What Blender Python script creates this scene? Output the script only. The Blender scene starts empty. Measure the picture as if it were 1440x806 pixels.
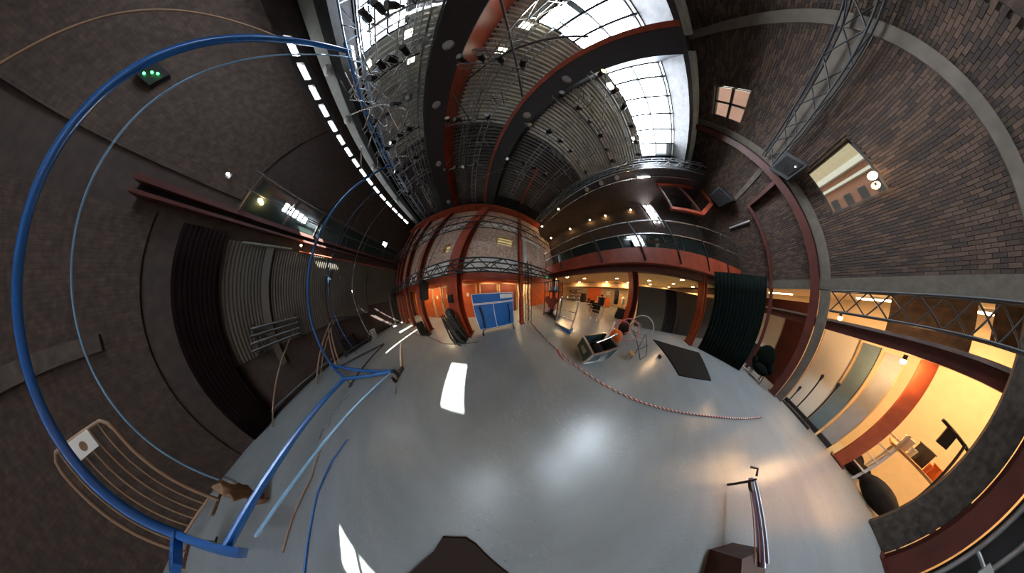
import bpy, bmesh, math, random
from mathutils import Vector, Matrix
random.seed(7)
S = bpy.context.scene
C = S.collection
PI = math.pi

# ------------------------------------------------------------------ camera
cd = bpy.data.cameras.new('camera'); cam = bpy.data.objects.new('camera', cd); C.objects.link(cam); S.camera = cam
cd.type = 'PANO'; cd.panorama_type = 'FISHEYE_LENS_POLYNOMIAL'
cd.sensor_fit = 'HORIZONTAL'; cd.sensor_width = 36.0; cd.sensor_height = 36.0*806/1440
cd.fisheye_fov = 2*PI
K = [0.020060892357767434, 1.5560451112887737, -0.34986293751196956, 0.036127453705234194, -0.0013940065749365295]
MM = 36.0/1440*100
cd.fisheye_polynomial_k0 = -K[0]; cd.fisheye_polynomial_k1 = -K[1]/MM; cd.fisheye_polynomial_k2 = -K[2]/MM**2
cd.fisheye_polynomial_k3 = -K[3]/MM**3; cd.fisheye_polynomial_k4 = -K[4]/MM**4
cd.shift_x = -(733.965-720)/1440; cd.shift_y = (423.276-403)/1440
cd.clip_start = 0.02; cd.clip_end = 200
W = Vector((0.09634211, -0.04702251, 0.46225423)); th = W.length
Mwc = Matrix.Rotation(th, 3, W/th)                    # world -> (right, forward, up)
R_, F_, U_ = Mwc[0], Mwc[1], Mwc[2]
cam.matrix_world = Matrix(((R_[0], U_[0], -F_[0], 0), (R_[1], U_[1], -F_[1], 0), (R_[2], U_[2], -F_[2], 1.65), (0, 0, 0, 1)))

# ------------------------------------------------------------------ world, sun, exposure
w = bpy.data.worlds.new('World'); S.world = w; w.use_nodes = True
w.node_tree.nodes['Background'].inputs[0].default_value = (0.80, 0.90, 1.0, 1)
w.node_tree.nodes['Background'].inputs[1].default_value = 1.6
sd = bpy.data.lights.new('sun', 'SUN'); sun = bpy.data.objects.new('sun', sd); C.objects.link(sun)
sd.energy = 60; sd.angle = math.radians(0.27); sd.color = (1, 0.95, 0.86)
SUN = Vector((-0.33, 1.0, -0.853)).normalized()
sun.rotation_euler = SUN.to_track_quat('-Z', 'Y').to_euler(); sun.location = (20, -40, 40)
S.view_settings.view_transform = 'Standard'; S.view_settings.look = 'None'
S.view_settings.exposure = 0.9; S.view_settings.gamma = 1.0
S.cycles.use_denoising = True
S.cycles.max_bounces = 8; S.cycles.diffuse_bounces = 5; S.cycles.glossy_bounces = 4
S.cycles.sample_clamp_indirect = 6.0

# ------------------------------------------------------------------ materials
MATS = {}
def mat(name, col, rough=0.6, metal=0.0, var=0.0, scale=6.0, bump=0.0, emit=None, es=0.0, spec=0.5, trans=0.0, detail=6):
    if name in MATS: return MATS[name]
    m = bpy.data.materials.new(name); m.use_nodes = True; n = m.node_tree.nodes; l = m.node_tree.links
    b = n['Principled BSDF']; b.inputs['Base Color'].default_value = (*col, 1)
    b.inputs['Roughness'].default_value = rough; b.inputs['Metallic'].default_value = metal
    b.inputs['Specular IOR Level'].default_value = spec
    if trans: b.inputs['Transmission Weight'].default_value = trans
    if emit: b.inputs['Emission Color'].default_value = (*emit, 1); b.inputs['Emission Strength'].default_value = es
    if var or bump:
        tc = n.new('ShaderNodeTexCoord'); no = n.new('ShaderNodeTexNoise'); no.inputs['Scale'].default_value = scale; no.inputs['Detail'].default_value = detail
        l.new(tc.outputs['Object'], no.inputs['Vector'])
        if var:
            r = n.new('ShaderNodeMapRange'); r.inputs['From Min'].default_value = 0.3; r.inputs['From Max'].default_value = 0.7
            r.inputs['To Min'].default_value = 1-var; r.inputs['To Max'].default_value = 1+var; l.new(no.outputs['Fac'], r.inputs['Value'])
            mx = n.new('ShaderNodeVectorMath'); mx.operation = 'SCALE'; mx.inputs[0].default_value = col; l.new(r.outputs[0], mx.inputs['Scale'])
            l.new(mx.outputs[0], b.inputs['Base Color'])
        if bump:
            bp = n.new('ShaderNodeBump'); bp.inputs['Strength'].default_value = bump; bp.inputs['Distance'].default_value = 0.02
            l.new(no.outputs['Fac'], bp.inputs['Height']); l.new(bp.outputs[0], b.inputs['Normal'])
    MATS[name] = m; return m

def brick_mat(name, c1, c2, mortar, axis='y'):
    m = bpy.data.materials.new(name); m.use_nodes = True; n = m.node_tree.nodes; l = m.node_tree.links; b = n['Principled BSDF']
    tc = n.new('ShaderNodeTexCoord'); sp = n.new('ShaderNodeSeparateXYZ'); cb = n.new('ShaderNodeCombineXYZ')
    l.new(tc.outputs['Object'], sp.inputs[0]); l.new(sp.outputs['X' if axis == 'y' else 'Y'], cb.inputs[0]); l.new(sp.outputs['Z'], cb.inputs[1])
    br = n.new('ShaderNodeTexBrick'); br.inputs['Scale'].default_value = 1.0; br.inputs['Brick Width'].default_value = 0.18; br.inputs['Row Height'].default_value = 0.058
    br.inputs['Mortar Size'].default_value = 0.008; br.inputs['Color1'].default_value = (*c1, 1); br.inputs['Color2'].default_value = (*c2, 1); br.inputs['Mortar'].default_value = (*mortar, 1)
    l.new(cb.outputs[0], br.inputs['Vector'])
    no = n.new('ShaderNodeTexNoise'); no.inputs['Scale'].default_value = 9.0; l.new(tc.outputs['Object'], no.inputs['Vector'])
    mr = n.new('ShaderNodeMapRange'); mr.inputs['From Min'].default_value = .3; mr.inputs['From Max'].default_value = .7; mr.inputs['To Min'].default_value = .65; mr.inputs['To Max'].default_value = 1.35
    l.new(no.outputs['Fac'], mr.inputs['Value'])
    vm = n.new('ShaderNodeVectorMath'); vm.operation = 'SCALE'; l.new(br.outputs['Color'], vm.inputs[0]); l.new(mr.outputs[0], vm.inputs['Scale']); l.new(vm.outputs[0], b.inputs['Base Color'])
    bp = n.new('ShaderNodeBump'); bp.inputs['Strength'].default_value = .5; bp.inputs['Distance'].default_value = .01; bp.invert = True
    l.new(br.outputs['Fac'], bp.inputs['Height']); l.new(bp.outputs[0], b.inputs['Normal']); b.inputs['Roughness'].default_value = .9
    MATS[name] = m; return m

RED = mat('red_steel_paint', (0.33, 0.052, 0.02), 0.45, var=.25, scale=3)
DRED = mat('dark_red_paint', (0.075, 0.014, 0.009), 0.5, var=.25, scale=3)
BLACK = mat('black_steel', (0.018, 0.018, 0.02), 0.45)
MATTE = mat('matte_black', (0.018, 0.016, 0.016), 0.9, var=.3, spec=.15)
STEEL = mat('galvanised_steel', (0.42, 0.43, 0.44), 0.35, 0.8, var=.15)
CHROME = mat('bright_tube', (0.75, 0.76, 0.78), 0.22, 0.9)
DARKST = mat('dark_roof_steel', (0.06, 0.055, 0.055), 0.5, 0.3, var=.3)
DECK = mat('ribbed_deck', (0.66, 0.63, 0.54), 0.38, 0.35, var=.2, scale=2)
DECK_SHADED = mat('shaded_ribbed_deck', (0.14, 0.125, 0.115), 0.45, 0.5, var=.2, scale=2)  # front roof sheets: light falloff put into a darker deck colour
PALE = mat('pale_panel', (0.17, 0.17, 0.145), 0.6, var=.12)
BLUE = mat('blue_paint', (0.02, 0.14, 0.44), 0.2, 0.1, spec=.8)
BOARD = mat('blue_board', (0.015, 0.13, 0.42), 0.45, var=.08)
WHITE = mat('white_paint', (0.75, 0.74, 0.70), 0.5)
CONC = mat('concrete', (0.105, 0.086, 0.066), 0.9, var=.2, scale=10, bump=.3)
BAND = mat('white_render_band', (0.62, 0.61, 0.58), 0.85, var=.2, scale=4)
CREAM = mat("cream_wall", (0.56, 0.45, 0.31), 0.8, var=.06)
DOOR = mat('orange_red_timber', (0.50, 0.10, 0.022), 0.45, var=.2, scale=2)
BRDOOR = mat('brown_red_timber', (0.16, 0.035, 0.015), 0.5, var=.2, scale=2)
TIMBER = mat('pale_timber', (0.50, 0.33, 0.16), 0.6, var=.2, scale=5)
DARKWALL = mat('dark_wall_paint', (0.048, 0.031, 0.025), 0.9, var=.25, scale=5)
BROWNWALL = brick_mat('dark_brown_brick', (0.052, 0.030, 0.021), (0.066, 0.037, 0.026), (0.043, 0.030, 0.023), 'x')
CLAD = mat('grey_cladding', (0.10, 0.088, 0.072), 0.45, 0.3, var=.15, scale=1.5)
CURT = mat('dark_green_drape', (0.004, 0.0065, 0.0055), 1.0, var=.3, scale=3, spec=.05)
MARO = mat('dark_maroon_drape', (0.011, 0.0055, 0.006), 1.0, var=.3, scale=2, spec=.05)
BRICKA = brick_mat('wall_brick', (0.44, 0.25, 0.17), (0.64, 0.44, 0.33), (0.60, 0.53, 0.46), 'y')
GREY = mat('grey_panel', (0.33, 0.33, 0.32), 0.7, var=.08)
BGREY = mat('blue_grey_panel', (0.13, 0.19, 0.21), 0.7, var=.08)
RUBBER = mat('rubber', (0.015, 0.015, 0.015), 0.7)
CASE = mat('case_laminate', (0.03, 0.06, 0.06), 0.4, var=.2)
GLASSG = mat('green_tinted_glazing', (0.022, 0.035, 0.032), 0.08, 0.0, spec=.9)
CABLE = mat('black_cable', (0.03, 0.03, 0.03), 0.6)
ROPE = mat('red_white_rope', (0.5, 0.22, 0.18), 0.8)
TAN = mat('tan_pole', (0.32, 0.20, 0.12), 0.5)
BROWNCL = mat('brown_cloth', (0.22, 0.12, 0.06), 0.9, var=.3, scale=8)
ORANGE = mat('orange_fabric', (0.65, 0.15, 0.03), 0.8)
PINK = mat('pink_tape', (0.75, 0.35, 0.38), 0.6)
YEL = mat('yellow_glass', (0.45, 0.38, 0.16), 0.3, emit=(0.9, 0.75, 0.35), es=0.25)
SKIN = mat('downlight_ring', (0.6, 0.55, 0.45), 0.4)
SKYP = mat('translucent_rooflight', (0.8, 0.85, 0.9), 0.5, emit=(0.78, 0.89, 1.0), es=17.0)
CLER = mat('clerestory_glass', (0.8, 0.85, 0.9), 0.5, emit=(0.88, 0.94, 1.0), es=8.0)
SMALLP = mat('small_rooflight', (0.8, 0.85, 0.8), 0.5, emit=(1.0, 0.97, 0.8), es=5.0)
LAMPW = mat('warm_bulb', (1, .8, .5), 0.5, emit=(1.0, 0.62, 0.25), es=60.0)
LAMPD = mat('downlight_glow', (1, .85, .6), 0.5, emit=(1.0, 0.72, 0.38), es=30.0)
LAMPB = mat('bright_backroom_lamp', (1, .9, .7), 0.5, emit=(1.0, 0.64, 0.30), es=18.0)
LAMPG = mat('green_led', (0.1, 1, .2), 0.5, emit=(0.05, 1.0, 0.15), es=6.0)
LAMPC = mat('cool_strip_lamp', (1, 1, 1), 0.5, emit=(0.9, 0.95, 1.0), es=14.0)
EXITG = mat('exit_sign_green', (0.02, 0.3, 0.14), 0.5, emit=(0.1, 0.8, 0.4), es=0.8)
FACADE = mat('facade_render', (0.30, 0.15, 0.10), 0.9, var=.1, scale=1)
FACADE2 = mat('facade_trim', (0.42, 0.33, 0.2), 0.9)

def glass_mat():
    m = bpy.data.materials.new('clear_glass'); m.use_nodes = True; n = m.node_tree.nodes; l = m.node_tree.links
    n.remove(n['Principled BSDF']); t = n.new('ShaderNodeBsdfTransparent'); t.inputs[0].default_value = (.92, .96, .95, 1)
    g = n.new('ShaderNodeBsdfGlossy'); g.inputs['Roughness'].default_value = .02; mx = n.new('ShaderNodeMixShader'); mx.inputs[0].default_value = .08
    l.new(t.outputs[0], mx.inputs[1]); l.new(g.outputs[0], mx.inputs[2]); l.new(mx.outputs[0], n['Material Output'].inputs[0]); return m
GLASS = glass_mat()

def floor_mat():
    m = bpy.data.materials.new('polished_grey_floor'); m.use_nodes = True; n = m.node_tree.nodes; l = m.node_tree.links; b = n['Principled BSDF']
    tc = n.new('ShaderNodeTexCoord')
    def noise(sc, det=6, vec=None):
        x = n.new('ShaderNodeTexNoise'); x.inputs['Scale'].default_value = sc; x.inputs['Detail'].default_value = det; l.new(vec or tc.outputs['Object'], x.inputs['Vector']); return x
    n1 = noise(1.3); n2 = noise(14.0)
    cr = n.new('ShaderNodeValToRGB'); cr.color_ramp.elements[0].position = .3; cr.color_ramp.elements[0].color = (.19, .21, .215, 1); cr.color_ramp.elements[1].position = .75; cr.color_ramp.elements[1].color = (.265, .285, .29, 1)
    l.new(n1.outputs['Fac'], cr.inputs[0])
    # scuffs: thin distorted lines
    sc_list = []
    for rot, sc in ((0.4, 5.0), (1.3, 7.0), (2.2, 4.0)):
        mp = n.new('ShaderNodeMapping'); mp.inputs['Rotation'].default_value = (0, 0, rot); mp.inputs['Scale'].default_value = (sc, sc*.12, 1); l.new(tc.outputs['Object'], mp.inputs[0])
        nz = noise(5.0, 2, mp.outputs[0]); r = n.new('ShaderNodeValToRGB'); e = r.color_ramp.elements; e[0].position = .4955; e[0].color = (0, 0, 0, 1); e[1].position = .5; e[1].color = (1, 1, 1, 1)
        k = e.new(.5045); k.color = (0, 0, 0, 1); l.new(nz.outputs['Fac'], r.inputs[0]); sc_list.append(r)
    add = n.new('ShaderNodeMath'); add.operation = 'ADD'; l.new(sc_list[0].outputs[0], add.inputs[0]); l.new(sc_list[1].outputs[0], add.inputs[1])
    mask = noise(0.8, 3); mr = n.new('ShaderNodeMapRange'); mr.inputs['From Min'].default_value = .42; mr.inputs['From Max'].default_value = .6; l.new(mask.outputs['Fac'], mr.inputs['Value'])
    mul = n.new('ShaderNodeMath'); mul.operation = 'MULTIPLY'; l.new(add.outputs[0], mul.inputs[0]); l.new(mr.outputs[0], mul.inputs[1]); mul2 = n.new('ShaderNodeMath'); mul2.operation = 'MULTIPLY'; mul2.inputs[1].default_value = .9; l.new(mul.outputs[0], mul2.inputs[0])
    mx = n.new('ShaderNodeMix'); mx.data_type = 'RGBA'; l.new(mul2.outputs[0], mx.inputs['Factor']); l.new(cr.outputs[0], mx.inputs['A']); mx.inputs['B'].default_value = (.5, .5, .48, 1)
    l.new(mx.outputs['Result'], b.inputs['Base Color'])
    r2 = n.new('ShaderNodeMapRange'); r2.inputs['To Min'].default_value = .24; r2.inputs['To Max'].default_value = .36; l.new(n2.outputs['Fac'], r2.inputs['Value']); l.new(r2.outputs[0], b.inputs['Roughness'])
    b.inputs['Specular IOR Level'].default_value = .7
    bp = n.new('ShaderNodeBump'); bp.inputs['Strength'].default_value = .015; bp.inputs['Distance'].default_value = .005; l.new(n2.outputs['Fac'], bp.inputs['Height']); l.new(bp.outputs[0], b.inputs['Normal'])
    return m
FLOOR = floor_mat()

# ------------------------------------------------------------------ mesh builder
class MB:
    def __init__(s): s.v = []; s.f = []; s.sm = []
    def add(s, vs, fs, smooth=False):
        o = len(s.v); s.v += [tuple(p) for p in vs]
        for f in fs: s.f.append(tuple(i+o for i in f)); s.sm.append(smooth)
        return s
    def box(s, x0, x1, y0, y1, z0, z1):
        v = [(x, y, z) for z in (z0, z1) for y in (y0, y1) for x in (x0, x1)]
        return s.add(v, [(0, 2, 3, 1), (4, 5, 7, 6), (0, 1, 5, 4), (2, 6, 7, 3), (0, 4, 6, 2), (1, 3, 7, 5)])
    def bar(s, a, b, wd, h, up=(0, 0, 1)):
        a = Vector(a); b = Vector(b); d = (b-a).normalized(); u = Vector(up)
        if abs(d.dot(u)) > .98: u = Vector((1, 0, 0))
        r = d.cross(u).normalized()*wd/2; u = r.cross(d).normalized()*h/2
        v = [p+i*r+j*u for p in (a, b) for i, j in ((-1, -1), (1, -1), (1, 1), (-1, 1))]
        return s.add(v, [(0, 1, 2, 3), (7, 6, 5, 4), (0, 4, 5, 1), (1, 5, 6, 2), (2, 6, 7, 3), (3, 7, 4, 0)])
    def tube(s, pts, r, n=8, closed=False, caps=True):
        P = [Vector(p) for p in pts]; N = len(P); vs = []; fs = []; prev = None
        for i, p in enumerate(P):
            if closed: t = (P[(i+1) % N]-P[i-1])
            else: t = (P[min(i+1, N-1)]-P[max(i-1, 0)])
            t = t.normalized() if t.length else Vector((0, 0, 1))
            if prev is None:
                a = Vector((0, 0, 1)) if abs(t.z) < .9 else Vector((1, 0, 0)); u = t.cross(a).normalized()
            else: u = (prev-t*prev.dot(t)).normalized()
            prev = u; v = t.cross(u)
            rr = r[i] if isinstance(r, (list, tuple)) else r
            vs += [p+(u*math.cos(2*PI*k/n)+v*math.sin(2*PI*k/n))*rr for k in range(n)]
        for i in range(N if closed else N-1):
            j = (i+1) % N
            for k in range(n): fs.append((i*n+k, i*n+(k+1) % n, j*n+(k+1) % n, j*n+k))
        s.add(vs, fs, True)
        if caps and not closed: s.add(vs[:n], [tuple(range(n))[::-1]]); s.add(vs[-n:], [tuple(range(n))])
        return s
    def cyl(s, c, r, h, axis=(0, 0, 1), n=16, r2=None):
        c = Vector(c); a = Vector(axis).normalized(); return s.tube([c, c+a*h], [r, r if r2 is None else r2], n)
    def lathe(s, c, prof, n=20, axis=(0, 0, 1)):
        c = Vector(c); a = Vector(axis).normalized(); q = Vector((0, 0, 1)).rotation_difference(a); vs = []; fs = []
        for r, z in prof: vs += [c+q@Vector((r*math.cos(2*PI*k/n), r*math.sin(2*PI*k/n), z)) for k in range(n)]
        for i in range(len(prof)-1):
            for k in range(n): fs.append((i*n+k, i*n+(k+1) % n, (i+1)*n+(k+1) % n, (i+1)*n+k))
        s.add(vs, fs, True); s.add(vs[:n], [tuple(range(n))[::-1]]); s.add(vs[-n:], [tuple(range(n))]); return s
    def ball(s, c, r, n=12, m=8, sc=(1, 1, 1)):
        vs = []; fs = []; c = Vector(c)
        for i in range(m+1):
            t = PI*i/m
            vs += [c+Vector((r*math.sin(t)*math.cos(2*PI*k/n)*sc[0], r*math.sin(t)*math.sin(2*PI*k/n)*sc[1], r*math.cos(t)*sc[2])) for k in range(n)]
        for i in range(m):
            for k in range(n): fs.append((i*n+k, (i+1)*n+k, (i+1)*n+(k+1) % n, i*n+(k+1) % n))
        return s.add(vs, fs, True)
    def prism(s, poly, y0, y1, axis='y'):          # polygon in (x,z) (or (y,z) for axis x, (x,y) for z)
        def P(a, b, t): return {'y': (a, t, b), 'x': (t, a, b), 'z': (a, b, t)}[axis]
        n = len(poly); vs = [P(a, b, y0) for a, b in poly]+[P(a, b, y1) for a, b in poly]
        return s.add(vs, [tuple(range(n)), tuple(range(2*n-1, n-1, -1))]+[(i, i+n, (i+1) % n+n, (i+1) % n) for i in range(n)])
    def mesh(s, name, m):
        me = bpy.data.meshes.new(name); me.from_pydata(s.v, [], s.f); me.polygons.foreach_set('use_smooth', s.sm)
        bm = bmesh.new(); bm.from_mesh(me); bmesh.ops.recalc_face_normals(bm, faces=bm.faces); bm.to_mesh(me); bm.free()
        if m: me.materials.append(m)
        return me

def rotz(mb, a, c=(0, 0)):
    ca, sa = math.cos(a), math.sin(a); mb.v = [(c[0]+(x-c[0])*ca-(y-c[1])*sa, c[1]+(x-c[0])*sa+(y-c[1])*ca, z) for x, y, z in mb.v]; return mb
def move(mb, d): mb.v = [(x+d[0], y+d[1], z+d[2]) for x, y, z in mb.v]; return mb

def obj(name, mb, m, parent=None, **kw):
    """link a builder as one mesh object; its coordinates are world coordinates (parent at its own base) unless local=True"""
    me = mb.mesh(name, m) if isinstance(mb, MB) else mb
    o = bpy.data.objects.new(name, me); C.objects.link(o)
    if parent is not None:
        o.parent = parent
        if not kw.get('local'):
            p = parent; off = Vector((0, 0, 0))
            while p is not None: off += p.location; p = p.parent
            o.location = -off
    if kw.get('kind'): o['kind'] = kw['kind']
    if kw.get('label'): o['label'] = kw['label']
    if kw.get('cat'): o['category'] = kw['cat']
    if kw.get('group'): o['group'] = kw['group']
    return o
def thing(name, label, cat, loc=(0, 0, 0), rz=0, group=None):
    o = bpy.data.objects.new(name, None); C.objects.link(o); o.location = loc; o.rotation_euler = (0, 0, rz); o['label'] = label; o['category'] = cat
    if group: o['group'] = group
    return o
def struct(name, mb, m): return obj(name, mb, m, kind='structure')
def copy_tree(o, parent=None):
    c = o.copy(); C.objects.link(c); c.parent = parent
    for ch in list(o.children): copy_tree(ch, c)
    return c
def B(*a): return MB().box(*a)

# ================================================================== SETTING
YA = 2.0; YB = -13.5; XL = -10.0; XG = 3.5; ZR = 9.15
struct('floor', B(-10.3, 10.2, -21, 9.5, -.1, 0), FLOOR)

# ---- front wall (brick above the truss)
wf = struct('wall_front', B(-10.2, -2.92, YA, YA+.3, 2.9, 9.4).box(-2.48, -.27, YA, YA+.3, 2.9, 9.4).box(.57, 2.9, YA, YA+.3, 2.9, 9.4)
    .box(-2.92, -2.48, YA, YA+.3, 2.9, 3.5).box(-2.92, -2.48, YA, YA+.3, 4.0, 9.4).box(-.27, .57, YA, YA+.3, 2.9, 3.83).box(-.27, .57, YA, YA+.3, 4.47, 9.4)
    .box(2.9, 10.2, YA+.6, YA+.9, 3.05, 9.4), BRICKA)
obj('render_band', B(-9.9, .78, YA-.04, YA, 5.2, 5.52).box(1.05, 2.5, YA-.04, YA, 4.62, 4.85).box(1.12, 1.35, YA-.045, YA, 2.9, 4.62).box(2.15, 2.3, YA-.045, YA, 2.9, 4.62).box(-9.9, 2.5, YA-.04, YA, 2.42, 2.98), BAND, wf)
def window(name, x0, x1, z0, z1, y, front, fm, pm, nx=2, nz=1, t=.05, depth=.12, mw=.03):
    f = MB().box(x0, x1, y, y+depth, z0, z0+t).box(x0, x1, y, y+depth, z1-t, z1).box(x0, x0+t, y, y+depth, z0+t, z1-t).box(x1-t, x1, y, y+depth, z0+t, z1-t)
    for i in range(1, nx): f.box(x0+(x1-x0)*i/nx-mw/2, x0+(x1-x0)*i/nx+mw/2, y, y+depth, z0+t, z1-t)
    for i in range(1, nz): f.box(x0+t, x1-t, y, y+depth, z0+(z1-z0)*i/nz-mw/2, z0+(z1-z0)*i/nz+mw/2)
    r = struct(name, f, fm)
    for i in range(nx):
        for j in range(nz):
            obj('pane', B(x0+(x1-x0)*i/nx+.01, x0+(x1-x0)*(i+1)/nx-.01, y+depth*.45, y+depth*.55, z0+(z1-z0)*j/nz+.01, z0+(z1-z0)*(j+1)/nz-.01), pm, r)
    return r
window('window_1', -2.92, -2.48, 3.5, 4.0, YA+.08, 1, TIMBER, YEL, 1, 2)
window('window_2', -.27, .57, 3.83, 4.47, YA+.08, 1, TIMBER, YEL, 1, 3)
# recess under the front wall
wd_ = struct('wall_recess', B(-10.2, 1.25, 3.4, 3.6, 0, 3.0).box(2.75, 10.2, 3.4, 3.6, 0, 3.0).box(1.25, 2.75, 3.4, 3.6, 2.2, 3.0), DOOR)
struct('trim_1', B(-10.2, 3.6, YA+.3, 3.4, 2.35, 2.9), TIMBER)             # soffit above the recess
struct('trim_2', B(-10.2, 3.4, YA-.02, YA+.3, 2.12, 2.36), RED)                  # red lintel under the truss
# corridor beyond the recess
struct('wall_corridor', B(1.05, 1.25, 3.6, 9.2, 0, 2.6).box(2.75, 2.95, 3.6, 9.2, 0, 2.6).box(1.05, 2.95, 9.2, 9.4, 0, 2.6).box(1.05, 2.95, 3.6, 9.4, 2.6, 2.7), CREAM)
# ---- left wall
wl = struct('wall_left', B(-10.2, XL, -14.5, 3.6, 0, 8.02).box(-10.2, XL, -14.5, 3.6, 8.46, 9.6).box(-10.2, XL, -14.5, -10.2, 8.02, 8.46).box(-10.2, XL, 1.0, 3.6, 8.02, 8.46), DARKWALL)
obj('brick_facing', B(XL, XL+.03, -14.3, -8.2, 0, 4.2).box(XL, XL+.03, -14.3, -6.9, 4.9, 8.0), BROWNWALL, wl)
obj('concrete_band', B(XL+.03, XL+.07, -12.6, -8.8, 2.38, 2.58), mat('stained_band', (.075, .055, .043), .9, var=.3), wl)
def corrug(y0, y1, z0, z1, x, pitch=.10, amp=.03):
    m = MB(); y = y0
    while y < y1-1e-6:
        ye = min(y+pitch, y1); a, b_ = y, ye; q = (b_-a)
        pts = [(x, a), (x+amp, a+q*.2), (x+amp, a+q*.5), (x, a+q*.7), (x, b_)]
        for (xa, ya), (xb, yb) in zip(pts[:-1], pts[1:]):
            m.add([(xa, ya, z0), (xb, yb, z0), (xb, yb, z1), (xa, ya, z1)], [(0, 1, 2, 3)])
        y = ye
    return m
for a, b_ in ((-6.9, -5.62), (-5.3, -3.0), (-2.95, -.6), (-.55, 1.95)):
    obj('cladding_sheet', corrug(a, b_, 1.75 if a > -1 else 1.4, 4.0, XL+.06), CLAD, wl)
obj('cladding_seam_post', B(XL, XL+.14, -5.58, -5.34, .9, 4.0), CLAD, wl)
# clerestory strip of separate lit windows
y = -10.2; i = 3
while y < 1.0:
    r = struct('window_%d' % i, B(XL-.14, XL, y, y+.08, 8.02, 8.46).box(XL-.14, XL, y+.60, y+.70, 8.02, 8.46).box(XL-.14, XL, y+.08, y+.60, 8.02, 8.15).box(XL-.14, XL, y+.08, y+.60, 8.32, 8.46), DARKST)
    obj('pane', B(XL-.10, XL-.08, y+.08, y+.60, 8.15, 8.32), CLER, r); y += .70; i += 1
# small square lit window high on the left wall
WN = i
r = struct('window_%d' % WN, B(XL-.0, XL+.05, -.12, .28, 5.42, 5.82), DARKST); obj('pane', B(XL+.05, XL+.07, -.08, .24, 5.46, 5.78), CLER, r)
# ---- ceiling: ribbed roof deck with a transverse band of rooflights
def deck(x0, x1, y0, y1, z=ZR, pitch=.2):
    m = MB(); y = y0
    while y < y1-1e-6:
        q = min(pitch, y1-y); pts = [(y, z), (y+q*.45, z), (y+q*.5, z-.10), (y+q*.85, z-.10), (y+q, z)]
        for (ya, za), (yb, zb) in zip(pts[:-1], pts[1:]):
            m.add([(x0, ya, za), (x1, ya, za), (x1, yb, zb), (x0, yb, zb)], [(0, 1, 2, 3)])
        y += q
    return m
ce = struct('ceiling', B(-10.6, 3.2, -8.75, 3, ZR+.1, ZR+.3).box(-10.6, 3.2, -14.5, -11.45, ZR+.1, ZR+.3).box(2.45, 3.2, -11.45, -8.75, ZR+.1, ZR+.3)
            .box(-10.6, -8.9, -11.45, -8.75, ZR+.1, ZR+.3).box(-5.6, -3.75, -11.45, -8.75, ZR+.1, ZR+.3).box(-7.1, -5.6, -11.45, -10.25, ZR+.1, ZR+.3).box(-7.1, -5.6, -9.62, -9.5, ZR+.1, ZR+.3).box(-7.1, -5.6, -9.05, -8.75, ZR+.1, ZR+.3), DARKST)
for ya_, yb_ in ((-11.45, -10.25), (-9.62, -9.5), (-9.05, -8.75)): obj('deck_sheet', deck(-7.1, -5.6, ya_, yb_), DECK, ce)  # open slots between the strips, added so sun reaches the left corner
obj('deck_sheet', deck(-5.6, -5.3, -11.45, -8.75), DECK, ce); obj('deck_sheet', deck(-4.55, -3.75, -11.45, -8.75), DECK, ce)
for xa, xb in ((-9.2, -5.3), (-4.55, -2.0), (-1.6, 2.7)):
    obj('deck_sheet', deck(xa, xb, -8.75, -3.55), DECK, ce); obj('deck_sheet', deck(xa, xb, -3.55, 1.9), DECK_SHADED, ce)
    obj('deck_sheet', deck(xa, xb, -13.5, -11.45), DECK, ce)
struct('added_beam', B(-9.9, 2.75, -11.75, -11.5, 8.35, 9.4), DARKST)  # added dark beam, hides the lit deck beyond so that end reads dark
# rooflights: frame bars and panes (most translucent, a few clear)
rl = thing('rooflight', 'long white glazed rooflight band crossing the ribbed roof', 'skylight', (-3, -10.1, ZR))
for (xa, xb, n) in ((-8.9, -7.1, 3), (-3.75, -2.15, 3), (-1.55, 2.45, 6)):
    fr = MB()
    for k in range(n+1): x = xa+(xb-xa)*k/n; fr.box(x-.03, x+.03, -11.45, -8.75, ZR-.10, ZR+.1)
    for yy in (-11.45, -10.1, -8.8): fr.box(xa, xb, yy, yy+.05, ZR-.03, ZR+.1)
    obj('glazing_bars', fr, BLACK, rl)
    for k in range(n):
        for (ya, yb) in ((-11.4, -10.1), (-10.05, -8.8)):
            x0 = xa+(xb-xa)*k/n+.025; x1 = xa+(xb-xa)*(k+1)/n-.025
            clear = (xa == -1.55 and k in (5,) and ya < -10.2) or (xa == -8.9 and k == 1 and ya > -10.2) or (xa == -3.75 and k == 0 and ya > -10.2)
            obj('pane', B(x0, x1, ya, yb, ZR+.04, ZR+.05), GLASS if clear else SKYP, rl, **({'label': 'clear glass pane'} if clear else {}))
# small square rooflights let into the deck
for k, (x, y, lab) in enumerate(((-7.0, -8.35, 'small square rooflight beside the bright band, nearest the left truss'), (-6.8, -7.35, 'small square rooflight between the blue post and the red girder'),
        (-3.9, -8.4, 'small square rooflight beyond the red girder next to the bright band'), (-4.0, -7.15, 'tiny square rooflight just beyond the wide red girder'),
        (1.5, -8.3, 'small square rooflight at the right end of the roof'), (-.9, -8.45, 'small square rooflight by the corner of the right rooflight'), (-8.5, -8.2, 'small square rooflight above the left truss'))):
    t = thing('small_rooflight', lab, 'skylight', (x, y, ZR-.09), group='small square rooflights')
    obj('frame', B(-.17, .17, -.17, .17, 0, .03), STEEL, t, local=True); obj('pane', B(-.13, .13, -.13, .13, -.01, 0), SMALLP, t, local=True)
# right-hand edge of the high roof and the lower dark ceiling over the gallery
struct('trim_3', B(2.75, 3.1, -13.5, 2.6, 7.9, 9.4), DARKST)
struct('ceiling_gallery', B(3.1, 10.2, -14.5, 2.9, 7.9, 8.05), DARKWALL)
struct('wall_right', B(10.0, 10.2, -17, 9.5, 0, 8.0), CREAM)
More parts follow.
